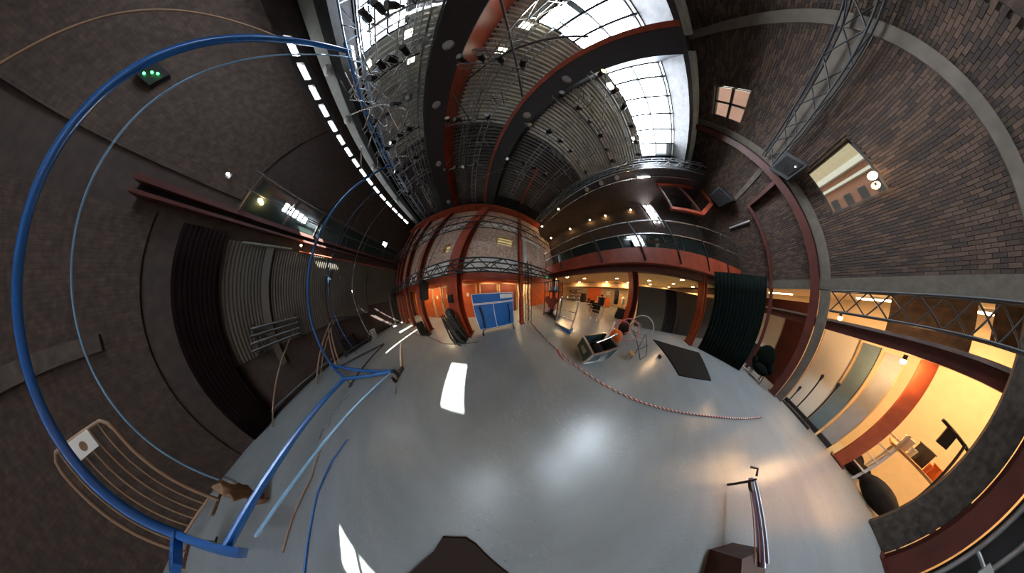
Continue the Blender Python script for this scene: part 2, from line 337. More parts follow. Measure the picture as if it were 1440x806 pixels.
# ---- back wall with real bricks
wb = struct('wall_back', B(-10.2, -.66, YB-.35, YB-.02, 3.0, 9.5).box(.24, 6.5, YB-.35, YB-.02, 3.0, 9.5).box(-.66, .24, YB-.35, YB-.02, 3.0, 4.38).box(-.66, .24, YB-.35, YB-.02, 5.42, 7.58).box(-.66, .24, YB-.35, YB-.02, 8.6, 9.5)
           .box(6.5, 10.2, YB-.35, YB-.02, 3.0, 9.5), CONC)
WIN = [(-.66, .24, 4.38, 5.42), (-.66, .24, 7.58, 8.6)]
PIL = [(.5, .76), (-2.38, -1.92)]
bricks = []
PILC = mat('render_strip', (.125, .10, .078), .9, var=.2, scale=6)
row = 0; z = 3.07
bm1 = brick1 = None
while z < 9.3:
    x = -2.9+(.082 if row % 2 else 0)
    while x < 6.4:
        x0, x1 = x+.004, x+.160
        if z+.047 < 9.4:
            segs = [(x0, x1)]
            for (a, b_, c_, d_) in WIN:
                if z+.05 > c_ and z < d_: segs = [s2 for (p, q) in segs for s2 in ((p, min(q, a)), (max(p, b_), q)) if s2[1]-s2[0] > .03]
            for p, q in segs: bricks.append((p, q, z))
        x += .164
    z += .052; row += 1
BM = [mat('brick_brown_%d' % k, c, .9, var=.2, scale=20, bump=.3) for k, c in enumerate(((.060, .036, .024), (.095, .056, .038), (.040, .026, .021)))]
AN = (-6.8, 3.1)
def vis(b): return -1.9 < b[0] and not any(b[0] > p[0]-.05 and b[1] < p[1]+.05 for p in PIL) and 3.1 < b[2]
cand = sorted([b for b in bricks if vis(b)], key=lambda b: (b[0]-AN[0])**2+(b[2]-AN[1])**2)
own = [b for b in cand if abs((b[1]-b[0])-.156) < .002][:300]; ownset = set(own)
bmesh_brick = [B(0, .156, 0, .035, 0, .046).mesh('brick', m) for m in BM]
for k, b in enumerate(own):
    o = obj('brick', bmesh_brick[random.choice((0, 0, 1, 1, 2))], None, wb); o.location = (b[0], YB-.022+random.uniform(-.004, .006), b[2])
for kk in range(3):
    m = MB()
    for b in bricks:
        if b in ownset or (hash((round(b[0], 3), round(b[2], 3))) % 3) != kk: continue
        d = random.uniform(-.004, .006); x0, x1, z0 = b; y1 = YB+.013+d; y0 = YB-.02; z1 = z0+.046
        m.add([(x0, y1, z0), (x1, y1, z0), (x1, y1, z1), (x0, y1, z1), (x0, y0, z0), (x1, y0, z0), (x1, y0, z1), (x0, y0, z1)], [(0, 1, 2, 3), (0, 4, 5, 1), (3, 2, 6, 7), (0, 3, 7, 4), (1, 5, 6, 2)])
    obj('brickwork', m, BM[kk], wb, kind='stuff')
obj('concrete_sill', B(-10, 6.4, YB, YB+.1, 2.82, 3.06), CONC, wb)
obj('concrete_strip', B(.53, .75, YB, YB+.09, 0, 9.2), PILC, wb)
obj('concrete_strip', B(-2.08, -1.9, YB, YB+.10, 3.06, 9.2), PILC, wb)
obj('white_band', B(.95, 2.5, YB, YB+.05, 6.2, 6.36).box(-1.9, .5, YB, YB+.03, 6.02, 6.42), PILC, wb)
obj('concrete_pier', B(-2.25, -1.87, YB-.1, YB+.1, 0, 2.82), mat('rough_pier', (.055, .043, .034), .9, var=.5, scale=12, bump=.5), wb)
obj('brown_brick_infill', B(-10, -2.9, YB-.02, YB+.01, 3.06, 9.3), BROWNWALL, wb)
for nm, (a, b_, c_, d_), nx, nz in (('window_%d' % (WN+1), WIN[0], 1, 1), ('window_%d' % (WN+2), WIN[1], 2, 2)):
    window(nm, a, b_, c_, d_, YB-.2, -1, DARKST, GLASS, nx, nz, .03, .06, .07 if nx > 1 else .03)
# back room below: floor continues, far wall, ceiling, side walls
wbr = struct('wall_backroom', B(-5.5, 6, -17.2, -17, 0, 2.9).box(-5.7, -5.5, -17.2, YB, 0, 2.9).box(6, 6.2, -17.2, YB, 0, 2.9), CREAM)
struct('ceiling_backroom', B(-5.7, 6.2, -17.2, YB-.3, 2.9, 3.0), CREAM)
struct('wall_back_lower', B(-10.2, -5.5, YB-.3, YB, 0, 3.0).box(-10.2, -2.75, YB-.3, YB, 2.2, 3.0), BROWNWALL)
struct('trim_4', B(-5.5, 3.4, -14.15, -13.85, 2.0, 2.2), DRED)                    # dark red beam behind the truss
obj('brown_upper_panel', B(-1.5, -.45, -14.9, -14.85, 2.25, 2.9).box(-5.4, -1.7, -14.9, -14.85, 2.45, 2.9), BROWNWALL, wbr)
struct('trim_5', B(-5.5, 3.4, -13.85, -13.78, 2.19, 2.24), STEEL)                 # its bright top edge
# outside: facade seen through the back windows
fa = obj('neighbouring_facade', B(-9, 9, -21.4, -21, 0, 12.6), FACADE, label='pinkish rendered building outside the back windows', cat='building')
obj('upper_render', B(-9, 9, -21, -20.93, 6.95, 8.6), FACADE2, fa)
obj('cornice', B(-9, 9, -21, -20.8, 6.78, 6.95), mat('pale_cornice', (.6, .55, .45), .8), fa); obj('cornice', B(-9, 9, -21, -20.85, 6.5, 6.58), mat('pale_cornice', (.6, .55, .45)), fa)
for k in range(24): obj('window', B(-4.6+k*.36, -4.42+k*.36, -21, -20.95, 5.75, 6.22), BLACK, fa)
outg = obj('ground_outside', B(-14, 14, -24, -21, -.12, -.02), CONC, kind='structure')

# ================================================================== STEEL FRAME
def ibeam_v(x, y, z0, z1, wd, dp, t=.035):
    m = MB(); m.box(x-wd/2, x+wd/2, y-dp/2, y-dp/2+t, z0, z1).box(x-wd/2, x+wd/2, y+dp/2-t, y+dp/2, z0, z1); return m
def column(x, y, z1, wd, dp, label, m=RED, base=True, group=None):
    t = thing('steel_column', label, 'column', (x, y, 0), group=group)
    obj('flange', B(-wd/2, wd/2, -dp/2, -dp/2+.03, .02, z1), m, t, local=True)
    obj('flange', B(-wd/2, wd/2, dp/2-.03, dp/2, .02, z1), m, t, local=True)
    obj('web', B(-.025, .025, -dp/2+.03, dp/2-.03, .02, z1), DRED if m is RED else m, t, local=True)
    if base: obj('base_plate', B(-wd/2-.05, wd/2+.05, -dp/2-.05, dp/2+.05, 0, .02), DRED, t, local=True)
    return t
column(.87, 1.86, 7.4, .15, .22, 'red steel column right of the blue table on the front wall')
column(-1.62, 1.78, 7.4, .42, .32, 'wide red steel column left of the blue table behind black gear')
column(-4.25, 1.82, 7.4, .28, .26, 'red steel column on the front wall behind the hanging black speaker')
column(-6.5, 1.82, 7.4, .28, .26, 'red steel column on the front wall, third from the left corner')
column(-8.2, 1.82, 7.4, .26, .26, 'red steel column on the front wall, second from the left corner')
column(-9.3, 1.82, 7.4, .24, .26, 'red steel column on the front wall right beside the pale corner post')
column(3.85, -2.75, 2.86, .34, .34, 'red steel gallery column beside the taped hoops')
column(3.75, -8.1, 2.86, .34, .34, 'orange red steel gallery column beside the dark drape', m=mat('orange_red_steel', (.42, .085, .03), .45, var=.2))
column(4.0, 1.9, 2.86, .30, .30, 'red steel gallery column beside the cluttered rack')
column(.87, -13.33, 9.0, .2, .3, 'tall dark red column on the back wall beside the concrete strip', m=DRED)
column(2.16, -13.34, 5.62, .10, .2, 'slim dark red column on the back wall near the gallery end', m=DRED)
column(-1.08, -14.35, 2.0, .2, .3, 'orange red column standing inside the back room between sheet and table', m=mat('orange_red_steel', (.42, .085, .03)))
column(-2.4, -13.3, 2.8, .26, .3, 'dark red column at the lower right picture corner on the back wall', m=DRED)
column(-9.78, 1.75, 3.6, .10, .1, 'slim pale post in the corner between cladding and front wall', m=PALE)
column(-9.75, 1.1, 2.2, .08, .1, 'short slim pale post against the left wall near the corner', m=PALE)
# roof girders running the length of the hall
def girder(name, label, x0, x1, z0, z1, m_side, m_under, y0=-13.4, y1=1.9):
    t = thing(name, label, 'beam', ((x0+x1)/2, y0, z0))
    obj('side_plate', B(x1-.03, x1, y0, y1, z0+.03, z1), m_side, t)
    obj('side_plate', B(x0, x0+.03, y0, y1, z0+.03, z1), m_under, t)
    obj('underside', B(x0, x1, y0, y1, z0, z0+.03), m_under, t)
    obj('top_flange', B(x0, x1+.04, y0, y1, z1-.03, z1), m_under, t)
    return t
girder('roof_girder', 'broad red box girder, underside shade coloured near black, under the middle of the roof', -5.45, -4.55, 8.25, 9.12, RED, mat('shaded_underside', (.022, .012, .014), .7), -11.5)  # shade of the underside is put into its near-black colour
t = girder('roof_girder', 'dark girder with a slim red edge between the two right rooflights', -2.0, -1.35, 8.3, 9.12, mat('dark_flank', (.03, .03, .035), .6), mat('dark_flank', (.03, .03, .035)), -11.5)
obj('red_edge', B(-2.1, -1.97, -11.5, 1.9, 8.24, 8.36), RED, t)
girder('roof_girder', 'pale grey girder along the left edge of the roof', -9.75, -9.3, 8.55, 9.12, PALE, PALE, -13.0, 1.6)
girder('roof_girder', 'dark girder between pale girder and left truss', -9.2, -8.85, 8.5, 9.12, MATTE, MATTE, -13.0, 1.6)
t = thing('edge_beam', 'large red beam arching across the top of the front wall', 'beam', (-4, 1.7, 7.6))
obj('beam_body', B(-9.9, 2.75, 1.62, 1.98, 7.7, 8.5), DRED, t); obj('lower_flange', B(-9.9, 2.75, 1.5, 2.0, 7.62, 7.7), RED, t)
t = thing('wall_beam', 'long red double beam along the left wall below the glazed rail', 'beam', (-9.9, -5, 4.1))
obj('beam_body', B(-9.98, -9.78, -8.6, 1.9, 4.52, 4.62), DRED, t); obj('beam_body', B(-9.98, -9.8, -8.6, 1.9, 4.34, 4.40), DRED, t); obj('beam_web', B(-9.99, -9.93, -8.6, 1.9, 4.40, 4.52), MATTE, t)
obj('red_conduit', MB().tube([(-9.86, y_, 4.02) for y_ in (-4.4, 1.8)], .03), RED, label='thin red conduit below the long red wall beam', cat='pipe')
obj('tube_lamp', MB().tube([(-9.85, -6.3, 4.22-.25), (-9.85, -4.7, 4.05)], .035), PALE, label='unlit pale tube lamp under the red beam on the left wall', cat='lamp')
# round ventilator discs on the girders
DISC = MB().lathe((0, 0, 0), [(.02, -.01), (.10, -.02), (.14, 0), (.15, .03), (.15, .06)], 20).mesh('disc', mat('disc_grey', (.36, .34, .33), .6, var=.15, scale=25))
disc_spots = [(-5.0, -6.6, 8.25, 'above the wide red girder, farthest along'), (-4.95, -4.34, 8.25, 'second along the red girder underside'), (-4.9, -1.46, 8.25, 'third along the red girder underside'), (-4.85, 1.1, 8.25, 'beside the front wall on the red girder'),
    (-1.6, -3.93, 8.3, 'on the slim girder nearer the front wall'), (-1.6, -6.3, 8.3, 'on the slim girder nearer the rooflight'),
    (-9.5, -6.8, 8.5, 'on the pale left girder, middle one'), (-9.45, -8.7, 8.5, 'on the pale left girder towards the back'), (-9.45, -4.0, 8.5, 'on the pale left girder towards the front'), (-9.45, -1.2, 8.5, 'on the pale left girder nearest the front wall'),
    (2.9, -3.0, 7.88, 'under the right roof edge, first of three'), (2.9, -4.1, 7.88, 'under the right roof edge, middle of three'), (2.9, -5.3, 7.88, 'under the right roof edge, last of three')]
for x, y, z, lab in disc_spots:
    t = thing('ceiling_disc', 'round grey ceiling disc '+lab, 'vent', (x, y, z-.06), group='round ceiling discs'); obj('disc', DISC, None, t, local=True); obj('stem', MB().cyl((0, 0, .04), .02, .08), BLACK, t, local=True)

# ---- lattice trusses
def truss(name, label, p0, L, along, h, wd, bay, m, r=.022, faces=('front', 'bottom', 'back'), cat='truss', ladder=False):
    """box truss, origin p0 at its lower near end; along 'x' or 'y'"""
    t = thing(name, label, cat, p0)
    def P(a, b, c): return (a, b, c) if along == 'x' else (b, a, c)
    for b_ in (0, wd):
        for c_ in (0, h): obj('chord', MB().tube([P(0, b_, c_), P(L, b_, c_)], r, 6), m, t, local=True)
    n = max(2, int(round(L/bay))); q = L/n
    kinds = []
    if 'front' in faces: kinds += [(0, 0)]
    if 'back' in faces: kinds += [(wd, 0)]
    dm = {}
    for b_ in [k[0] for k in kinds]:
        for s in (0, 1):
            key = (b_, s); dm[key] = MB().tube([P(0, b_, 0 if s == 0 else h), P(q, b_, h if s == 0 else 0)] if not ladder else [P(q/2, b_, 0), P(q/2, b_, h)], r*.65, 5).mesh('brace', m)
    bot = MB().tube([P(0, 0, 0), P(q, wd, 0)], r*.6, 5).mesh('cross_brace', m); topm = MB().tube([P(0, wd, h), P(q, 0, h)], r*.6, 5).mesh('cross_brace', m)
    for k in range(n):
        for b_ in [kk[0] for kk in kinds]:
            o = obj('brace', dm[(b_, (k+(b_ > 0)) % 2)], None, t, local=True); o.location = P(q*k, 0, 0)
        if 'bottom' in faces: o = obj('cross_brace', bot if k % 2 else topm, None, t, local=True); o.location = P(q*k, 0, 0)
    return t
truss('lattice_truss', 'black lattice truss across the front wall above the blue table', (-9.9, 1.30, 2.24), 12.4, 'x', .30, .24, .34, BLACK)
truss('lattice_truss', 'black lattice truss across the back wall above the lit back room', (-5.4, -13.10, 2.36), 5.9, 'x', .40, .24, .30, BLACK, .02)
truss('lattice_truss', 'black lattice truss high on the front wall under the red beam', (-9.9, 1.28, 4.3), 12.4, 'x', .55, .28, .42, BLACK)
truss('lattice_truss', 'black lattice truss high on the back wall beside the square window', (-4.0, -13.3, 6.0), 4.65, 'x', .38, .22, .44, BLACK, .02)
truss('lattice_truss', 'blue tinted lattice truss along the left side under the roof', (-7.85, -12.5, 7.95), 14.2, 'y', .45, .45, .45, mat('blue_grey_steel', (.30, .38, .48), .3, .7), .022)
truss('roof_truss', 'pale steel lattice girder left of the red box girder', (-6.75, -13.2, 8.45), 14.8, 'y', .5, .18, .7, STEEL, .02)
truss('roof_truss', 'dark steel lattice girder right of the red box girder', (-3.75, -13.2, 8.3), 14.8, 'y', .55, .18, .9, mat('worn_steel', (.22, .22, .22), .4, .6), .018)
truss('roof_truss', 'thin steel lattice girder along the right edge of the roof', (2.35, -13.2, 8.0), 15.0, 'y', .35, .25, .5, STEEL, .018)
t = thing('vertical_truss', 'black vertical lattice mast beside the right red column', 'truss', (1.1, 1.62, 0))
for dx in (0, .2):
    for dy in (0, .2): obj('chord', MB().tube([(dx, dy, 0), (dx, dy, 2.9)], .018, 6), BLACK, t, local=True)
zz = MB().tube([(0, 0, 0), (.2, 0, .26)], .01, 5).mesh('brace', BLACK); zz2 = MB().tube([(.2, 0, 0), (0, 0, .26)], .01, 5).mesh('brace', BLACK)
for k in range(11):
    for dy in (0, .2): o = obj('brace', zz if k % 2 else zz2, None, t, local=True); o.location = (0, dy, .26*k)
# purlins, conduits, hanging bars and rigging steel in the roof
def pipe(name, label, cat, pts, r, m, n=6, group=None): return obj(name, MB().tube(pts, r, n), m, label=label, cat=cat, group=group)
GRIDL = [(-8.4, 'beside the blue tinted truss'), (-6.0, 'left of the red box girder'), (-3.1, 'right of the red box girder'), (-.4, 'right of the slim red girder'), (1.2, 'near the right roof edge')]
for x, lab in GRIDL:
    t = thing('cable_tray', 'steel cable ladder running '+lab, 'cable tray', (x, -8.6, 8.55), group='cable ladders under the roof')
    for dx in (0, .26): obj('rail', MB().bar((dx, 0, 0), (dx, 10.2, 0), .02, .07), STEEL, t, local=True)
    rung = MB().bar((0, 0, 0), (.26, 0, 0), .02, .02).mesh('rung', STEEL)
    for k in range(34): o = obj('rung', rung, None, t, local=True); o.location = (0, .15+.3*k, 0)
    hg = MB().tube([(.13, 0, 0), (.13, 0, .55)], .008, 5).mesh('hanger_rod', STEEL)
    for k in range(5): o = obj('hanger_rod', hg, None, t, local=True); o.location = (0, .6+2.2*k, 0)
# transverse lighting bars with spotlights
def catenary(a, b_, sag, n=24): a = Vector(a); b_ = Vector(b_); return [tuple(a.lerp(b_, k/n)-Vector((0, 0, sag*4*(k/n)*(1-k/n)))) for k in range(n+1)]
def lamp_light(t, dz, power, col=(1, .72, .4), r=.12, name='light'):
    ld = bpy.data.lights.new(name, 'AREA'); ld.shape = 'DISK'; ld.size = r*2; ld.energy = power; ld.color = col
    o = bpy.data.objects.new(name, ld); C.objects.link(o); o.parent = t; o.location = (0, 0, dz)
def spot_mesh():
    can = MB().lathe((0, 0, -.30), [(.085, 0), (.09, .03), (.075, .05), (.075, .20), (.05, .26)], 14).mesh('can', BLACK)
    yoke = MB().bar((-.11, 0, -.18), (-.11, 0, 0), .01, .03).bar((.11, 0, -.18), (.11, 0, 0), .01, .03).bar((-.11, 0, 0), (.11, 0, 0), .03, .01).mesh('yoke', BLACK)
    clamp = MB().box(-.025, .025, -.03, .03, 0, .08).mesh('clamp', STEEL)
    lens = MB().cyl((0, 0, -.302), .075, .004, n=14).mesh('lens', mat('lens_glass', (.5, .5, .5), .1, .6))
    return can, yoke, clamp, lens
SP = spot_mesh()
bars = [(-7.2, -5.6, -7.9, 'first'), (-7.2, -5.6, -6.4, ''), (-7.4, -5.5, -4.9, ''), (-7.4, -5.5, -3.6, ''), (-7.4, -5.5, -2.2, ''), (-7.4, -5.5, -.8, ''),
        (-4.4, -2.4, -5.6, ''), (-4.4, -2.4, -3.2, ''), (-4.4, -2.4, -.9, ''), (-1.4, 2.2, -7.0, ''), (-1.4, 2.2, -5.2, ''), (-1.4, 2.2, -3.4, ''), (-1.4, 2.2, -1.4, '')]
side = {-7.2: 'left bay', -7.4: 'left bay', -4.4: 'middle bay', -1.4: 'right bay'}
cnt = {}
ordw = ['nearest the rooflight', 'second from the rooflight', 'third from the rooflight', 'fourth from the rooflight', 'fifth from the rooflight', 'nearest the front wall']
for xa, xb, y, _ in bars:
    s_ = side[xa]; k = cnt.get(s_, 0); cnt[s_] = k+1
    t = thing('lighting_bar', 'black lighting bar across the %s of the roof, %s' % (s_, ordw[k]), 'lighting bar', (xa, y, 8.0), group='lighting bars')
    obj('bar', MB().tube([(0, 0, 0), (xb-xa, 0, 0)], .025, 8), BLACK if k % 2 else STEEL, t, local=True)
    obj('bar', MB().tube([(0, 0, .22), (xb-xa, 0, .22)], .016, 8), STEEL, t, local=True)
    dm = MB().tube([(0, 0, 0), (0, 0, .22)], .01, 5).mesh('spacer', STEEL)
    for q in range(int((xb-xa)/.3)+1): o = obj('spacer', dm, None, t, local=True); o.location = (q*.3, 0, 0)
    hg = MB().tube([(0, 0, .22), (0, 0, 1.05)], .008, 5).mesh('hanger', STEEL)
    for q in (.2, (xb-xa)-.2): o = obj('hanger', hg, None, t, local=True); o.location = (q, 0, 0)
    ns = 4 if xb-xa < 3 else 6
    for q in range(ns):
        lab = 'black spotlight on the %s bar %s, %s on it' % (s_.replace(' bay', '-bay'), ordw[k], ['first', 'second', 'third', 'fourth', 'fifth', 'sixth'][q])
        sx = xa+.25+q*(xb-xa-.5)/(ns-1)
        s2 = thing('stage_spotlight', lab, 'spotlight', (sx, y, 8.0-.08), random.uniform(-1, 1), group='theatre spotlights'); s2.rotation_euler = (random.uniform(-.6, .6), 0, random.uniform(-1.5, 1.5))
        cn = obj('can', SP[0], None, s2, local=True); obj('lens', SP[3], None, cn, local=True); obj('yoke', SP[1], None, s2, local=True); obj('clamp', SP[2], None, s2, local=True)
# tangle of aerial hoops and rigging tubes hung in the left bay
def ring(c, r, tr, nrm, m, name, label, cat='hoop', n=36):
    q = Vector((0, 0, 1)).rotation_difference(Vector(nrm).normalized()); c = Vector(c)
    return obj(name, MB().tube([c+q@Vector((r*math.cos(2*PI*k/n), r*math.sin(2*PI*k/n), 0)) for k in range(n)], tr, 8, True), m, label=label, cat=cat)
ring((-8.3, -4.2, 7.4), .48, .018, (.3, .4, .8), CHROME, 'aerial_hoop', 'steel aerial hoop hung beside the blue truss')
ring((-6.4, -4.6, 7.3), .42, .016, (.5, -.3, .8), CHROME, 'aerial_hoop', 'steel aerial hoop hung in the tangle of rigging')
ring((-6.9, -6.0, 7.5), .40, .015, (-.3, .2, .9), CHROME, 'aerial_hoop', 'smaller steel hoop hung near the rooflight band')
poles = [((-8.2, -6.6, 7.9), (-5.6, -4.3, 7.6)), ((-7.9, -5.2, 7.8), (-5.5, -6.2, 7.7)), ((-7.2, -3.2, 7.75), (-5.8, -2.4, 7.5)), ((-7.2, -7.2, 7.8), (-6.2, -3.9, 7.7)), ((-7.9, -4.3, 7.6), (-5.9, -5.6, 7.9)), ((-6.9, -2.9, 7.7), (-5.5, -4.6, 7.8)),
         ((-8.0, -5.9, 7.6), (-6.0, -4.9, 7.9)), ((-7.6, -1.9, 7.9), (-6.5, -.6, 7.6))]
plab = ['reaching towards the red girder', 'crossing under the second bar', 'slanting towards the front', 'lengthways in the bay', 'below the hoop', 'by the red girder', 'nearest the blue truss', 'alone near the front wall']
for (a, b_), l_ in zip(poles, plab): pipe('rigging_pole', 'steel rigging pole hung in the left roof bay, '+l_, 'pole', [a, b_], .022, CHROME, 8, 'rigging poles in the left bay')
for k, (xa, xb, y, l_) in enumerate(((-8.6, -5.6, -7.2, 'nearest the rooflight'), (-8.6, -5.6, -5.6, 'second'), (-8.6, -5.6, -4.2, 'third'), (-8.6, -5.6, -2.9, 'fourth'), (-8.6, -5.6, -1.5, 'closest to the front wall'))):
    truss('flat_ladder_truss', 'small steel ladder truss crossing the left roof bay, '+l_, (xa, y, 8.25), xb-xa, 'x', .25, .2, .25, STEEL, .014, ladder=bool(k % 2))
for k, (a, b_, l_) in enumerate((((-4.4, -8.2, 8.2), (-2.3, -5.0, 8.7), 'dark diagonal roof tie leaning right in the middle bay'), ((-2.3, -8.2, 8.2), (-4.4, -5.4, 8.7), 'dark diagonal roof tie leaning left in the middle bay'), ((-4.4, -4.6, 8.3), (-2.3, -1.4, 8.7), 'dark diagonal roof tie nearer the front in the middle bay'),
        ((-1.3, -8.0, 8.4), (2.3, -4.4, 8.8), 'long thin roof tie crossing the right bay'), ((2.3, -8.0, 8.4), (-1.3, -4.0, 8.8), 'second long thin roof tie crossing the right bay'), ((-8.6, -8.0, 8.5), (-5.6, -3.2, 8.8), 'long roof tie crossing the left bay'))):
    pipe('roof_tie', l_, 'tie', [a, b_], .03 if k < 3 else .018, DARKST if k < 3 else STEEL, 8)
for k in range(34):
    x = random.uniform(-8.3, -5.7); y = random.uniform(-7.6, -1.5); z = random.uniform(7.9, 8.5); a = random.uniform(0, PI); L_ = random.uniform(.4, 1.3)
    pipe('rigging_tube', 'short steel tube among the rigging in the left roof bay', 'tube', [(x-L_/2*math.cos(a), y-L_/2*math.sin(a), z), (x+L_/2*math.cos(a), y+L_/2*math.sin(a), z+random.uniform(-.15, .15))], .014, random.choice((STEEL, CHROME, BLACK)), 6, 'short rigging tubes in the left bay')
for k, (x, y) in enumerate(((-4.0, -6.4), (-3.0, -4.4), (-2.7, -2.2), (-.9, -6.2), (.1, -5.9), (1.0, -4.6), (.4, -3.0), (1.9, -6.6), (1.6, -2.6), (-.4, -1.0))):
    t = thing('cable_drop', 'bunch of cable ends under the roof, '+['by the red girder', 'middle bay centre', 'middle bay front', 'right bay rear left', 'right bay rear centre', 'right bay centre right', 'right bay centre', 'right bay rear edge', 'right bay front edge', 'right bay front left'][k], 'cable', (x, y, 8.3))
    for q in range(4): obj('cable_loop', MB().tube(catenary((-.3+.15*q, -.1*q, 0), (.1+.12*q, .25, .05), .15+.06*q, 8), .012, 5), BLACK if q % 2 else STEEL, t, local=True)
    obj('bracket', B(-.35, .5, -.02, .02, 0, .06), STEEL, t, local=True); obj('rod', MB().cyl((0, 0, .05), .01, .68), STEEL, t, local=True)
# slack cables looping under the roof
pipe('slack_cable', 'thin cable looping from the red girder to the slim girder', 'cable', catenary((-4.5, -1.2, 8.3), (-2.0, -3.2, 8.3), .35), .008, STEEL)
pipe('slack_cable', 'thin pale cable sagging under the middle bay near the front', 'cable', catenary((-4.4, 1.4, 8.1), (-1.0, -1.0, 8.1), .4), .007, STEEL)
pipe('slack_cable', 'thin cable hanging across the right bay', 'cable', catenary((-1.4, -.6, 8.2), (2.3, -1.2, 8.2), .5), .007, STEEL)
# right roof edge rails
for k, (x, z) in enumerate(((2.72, 7.95), (2.6, 8.35), (3.15, 7.86))):
    pipe('edge_rail', 'bright steel rail along the right roof edge, '+['lowest', 'upper', 'outermost'][k], 'rail', [(x, -13.3, z), (x, 1.8, z)], .03 if k != 1 else .02, CHROME, 8)
# red brace in the right bay
t = thing('red_brace', 'short red diagonal brace below the roof near the front wall', 'brace', (.3, -1.6, 8.0)); obj('brace_bar', MB().bar((.28, -1.55, 8.0), (.62, 1.5, 8.0), .10, .14), RED, t)
# diagonal dark panel between
obj('ventilation_duct', MB().box(-1.2, 2.2, .9, 1.5, 7.9, 8.4), MATTE, label='dark boxed duct under the roof next to the red brace', cat='duct')

# ================================================================== LEFT GALLERY RAIL
t = thing('glazed_rail', 'tall glazed steel rail above the red beam on the left wall', 'railing', (-9.8, -6, 4.62))
obj('top_rail', MB().tube([(-9.75, -6.9, 5.55), (-9.75, 1.4, 5.55)], .025, 8), DARKST, t); obj('mid_rail', MB().tube([(-9.75, -6.9, 5.1), (-9.75, 1.4, 5.1)], .018, 8), DARKST, t)
for k, y in enumerate((-6.7, -5.3, -4.0, -2.6, -1.2, .2, 1.3)):
    obj('post', MB().bar((-9.75, y, 4.6), (-9.75, y, 5.6), .04, .05), DARKST, t)
    if k < 6: yn = (-6.7, -5.3, -4.0, -2.6, -1.2, .2, 1.3)[k+1]; obj('pane', B(-9.86, -9.85, y+.04, yn-.04, 4.66, 5.5), GLASSG, t)
t = thing('lit_wall_panels', 'row of bright panels seen behind the glazed rail on the left wall', 'lamp', (-9.95, -4.8, 4.8))
for k in range(5): obj('panel', B(-9.84, -9.83, -5.62+k*.22, -5.48+k*.22, 5.02-.02*k, 5.26-.03*k), LAMPC, t)
for y, z, lab in ((-6.35, 5.0, 'bright warm wall lamp behind the glazed rail'), (-7.4, 5.2, 'tiny pale wall lamp near the dark end of the glazed rail')):
    t = thing('wall_lamp', lab, 'lamp', (-9.84, y, z)); obj('backplate', B(-.03, 0, -.05, .05, -.06, .06), DARKST, t, local=True); obj('bulb', MB().ball((.05, 0, 0), .055 if y > -7 else .03), LAMPC if y < -7 else LAMPW, t, local=True)
t = thing('wall_lamp', 'small amber lamp on the red beam beside the blue post', 'lamp', (-9.78, -4.35, 4.2)); obj('backplate', B(-.02, 0, -.04, .04, -.04, .04), DARKST, t, local=True); obj('bulb', MB().ball((.03, 0, 0), .035), LAMPW, t, local=True)
# hanging lamp pair near the left wall
t = thing('hanging_lamp', 'dark hanging floodlight with two heads below the left red beam', 'lamp', (-9.3, -2.7, 3.3))
obj('rod', MB().tube([(-9.82, -2.7, 4.2), (-9.4, -2.7, 4.1), (-9.3, -2.7, 3.5)], .015).bar((-9.32, -2.8, 3.48), (-9.32, -2.52, 3.4), .03, .03), BLACK, t); obj('head', MB().box(-9.4, -9.22, -2.85, -2.7, 3.2, 3.5), BLACK, t); obj('head', MB().box(-9.42, -9.24, -2.62, -2.5, 3.05, 3.4), BLACK, t)
# dark drapes at the left rear
def drape(x0, y0, x1, y1, z0, z1, folds, amp, m, name, label):
    mb = MB(); n = folds*8; vs = []; a = Vector((x0, y0, 0)); b_ = Vector((x1, y1, 0)); d = (b_-a); nr = Vector((-d.y, d.x, 0)).normalized()
    for j in range(7):
        z = z0+(z1-z0)*j/6
        for k in range(n+1):
            f = k/n; ph = f*folds*2*PI; off = amp*(math.sin(ph)+.35*math.sin(ph*2.3+1))*(1.15-.3*j/6); p = a+d*f+nr*off; vs.append((p.x, p.y, z))
    W_ = n+1; fs = [(j*W_+k, j*W_+k+1, (j+1)*W_+k+1, (j+1)*W_+k) for j in range(6) for k in range(n)]; mb.add(vs, fs, True)
    o = obj(name, mb, m, label=label, cat='curtain'); md = o.modifiers.new('thickness', 'SOLIDIFY'); md.thickness = .012; return o
drape(-9.8, -7.6, -9.8, -6.75, .02, 4.1, 9, .012, MARO, 'stage_drape', 'dark maroon drape hung on the left wall behind the blue rig')
drape(3.35, -8.6, 2.0, -11.4, .02, 2.95, 14, .022, CURT, 'stage_drape', 'large dark green black drape under the end of the gallery')
# benches / pipe rack on left wall
t = thing('pipe_rack', 'dark wall rack of long pipes low on the left cladding', 'rack', (-9.7, -5.2, 1.4))
for k, z in enumerate((2.02, 1.86, 1.70, 1.54)): obj('pipe', MB().tube([(-9.72+.03*k, -5.95-.05*k, z), (-9.72+.03*k, -4.3, z-.05)], .035, 8), BLACK if k % 2 else DARKST, t)
for y in (-5.9, -4.4): obj('bracket', MB().bar((-9.78, y, 1.3), (-9.78, y, 2.12), .05, .05).bar((-9.78, y, 1.45), (-9.55, y, 1.45), .04, .04), BLACK, t)
pipe('leaning_pole', 'long tan pole leaning against the pipe rack', 'pole', [(-9.2, -6.6, .02), (-9.75, -4.6, 1.62)], .022, TAN, 8)
pipe('leaning_pole', 'pale timber pole leaning on the left wall beside the trolley', 'pole', [(-8.9, -4.4, .02), (-9.66, -2.7, 1.62)], .03, TAN, 8)
pipe('leaning_pole', 'second pale pole lying close beside the leaning timber pole', 'pole', [(-8.95, -4.2, .02), (-9.66, -2.58, 1.55)], .02, TAN, 8)
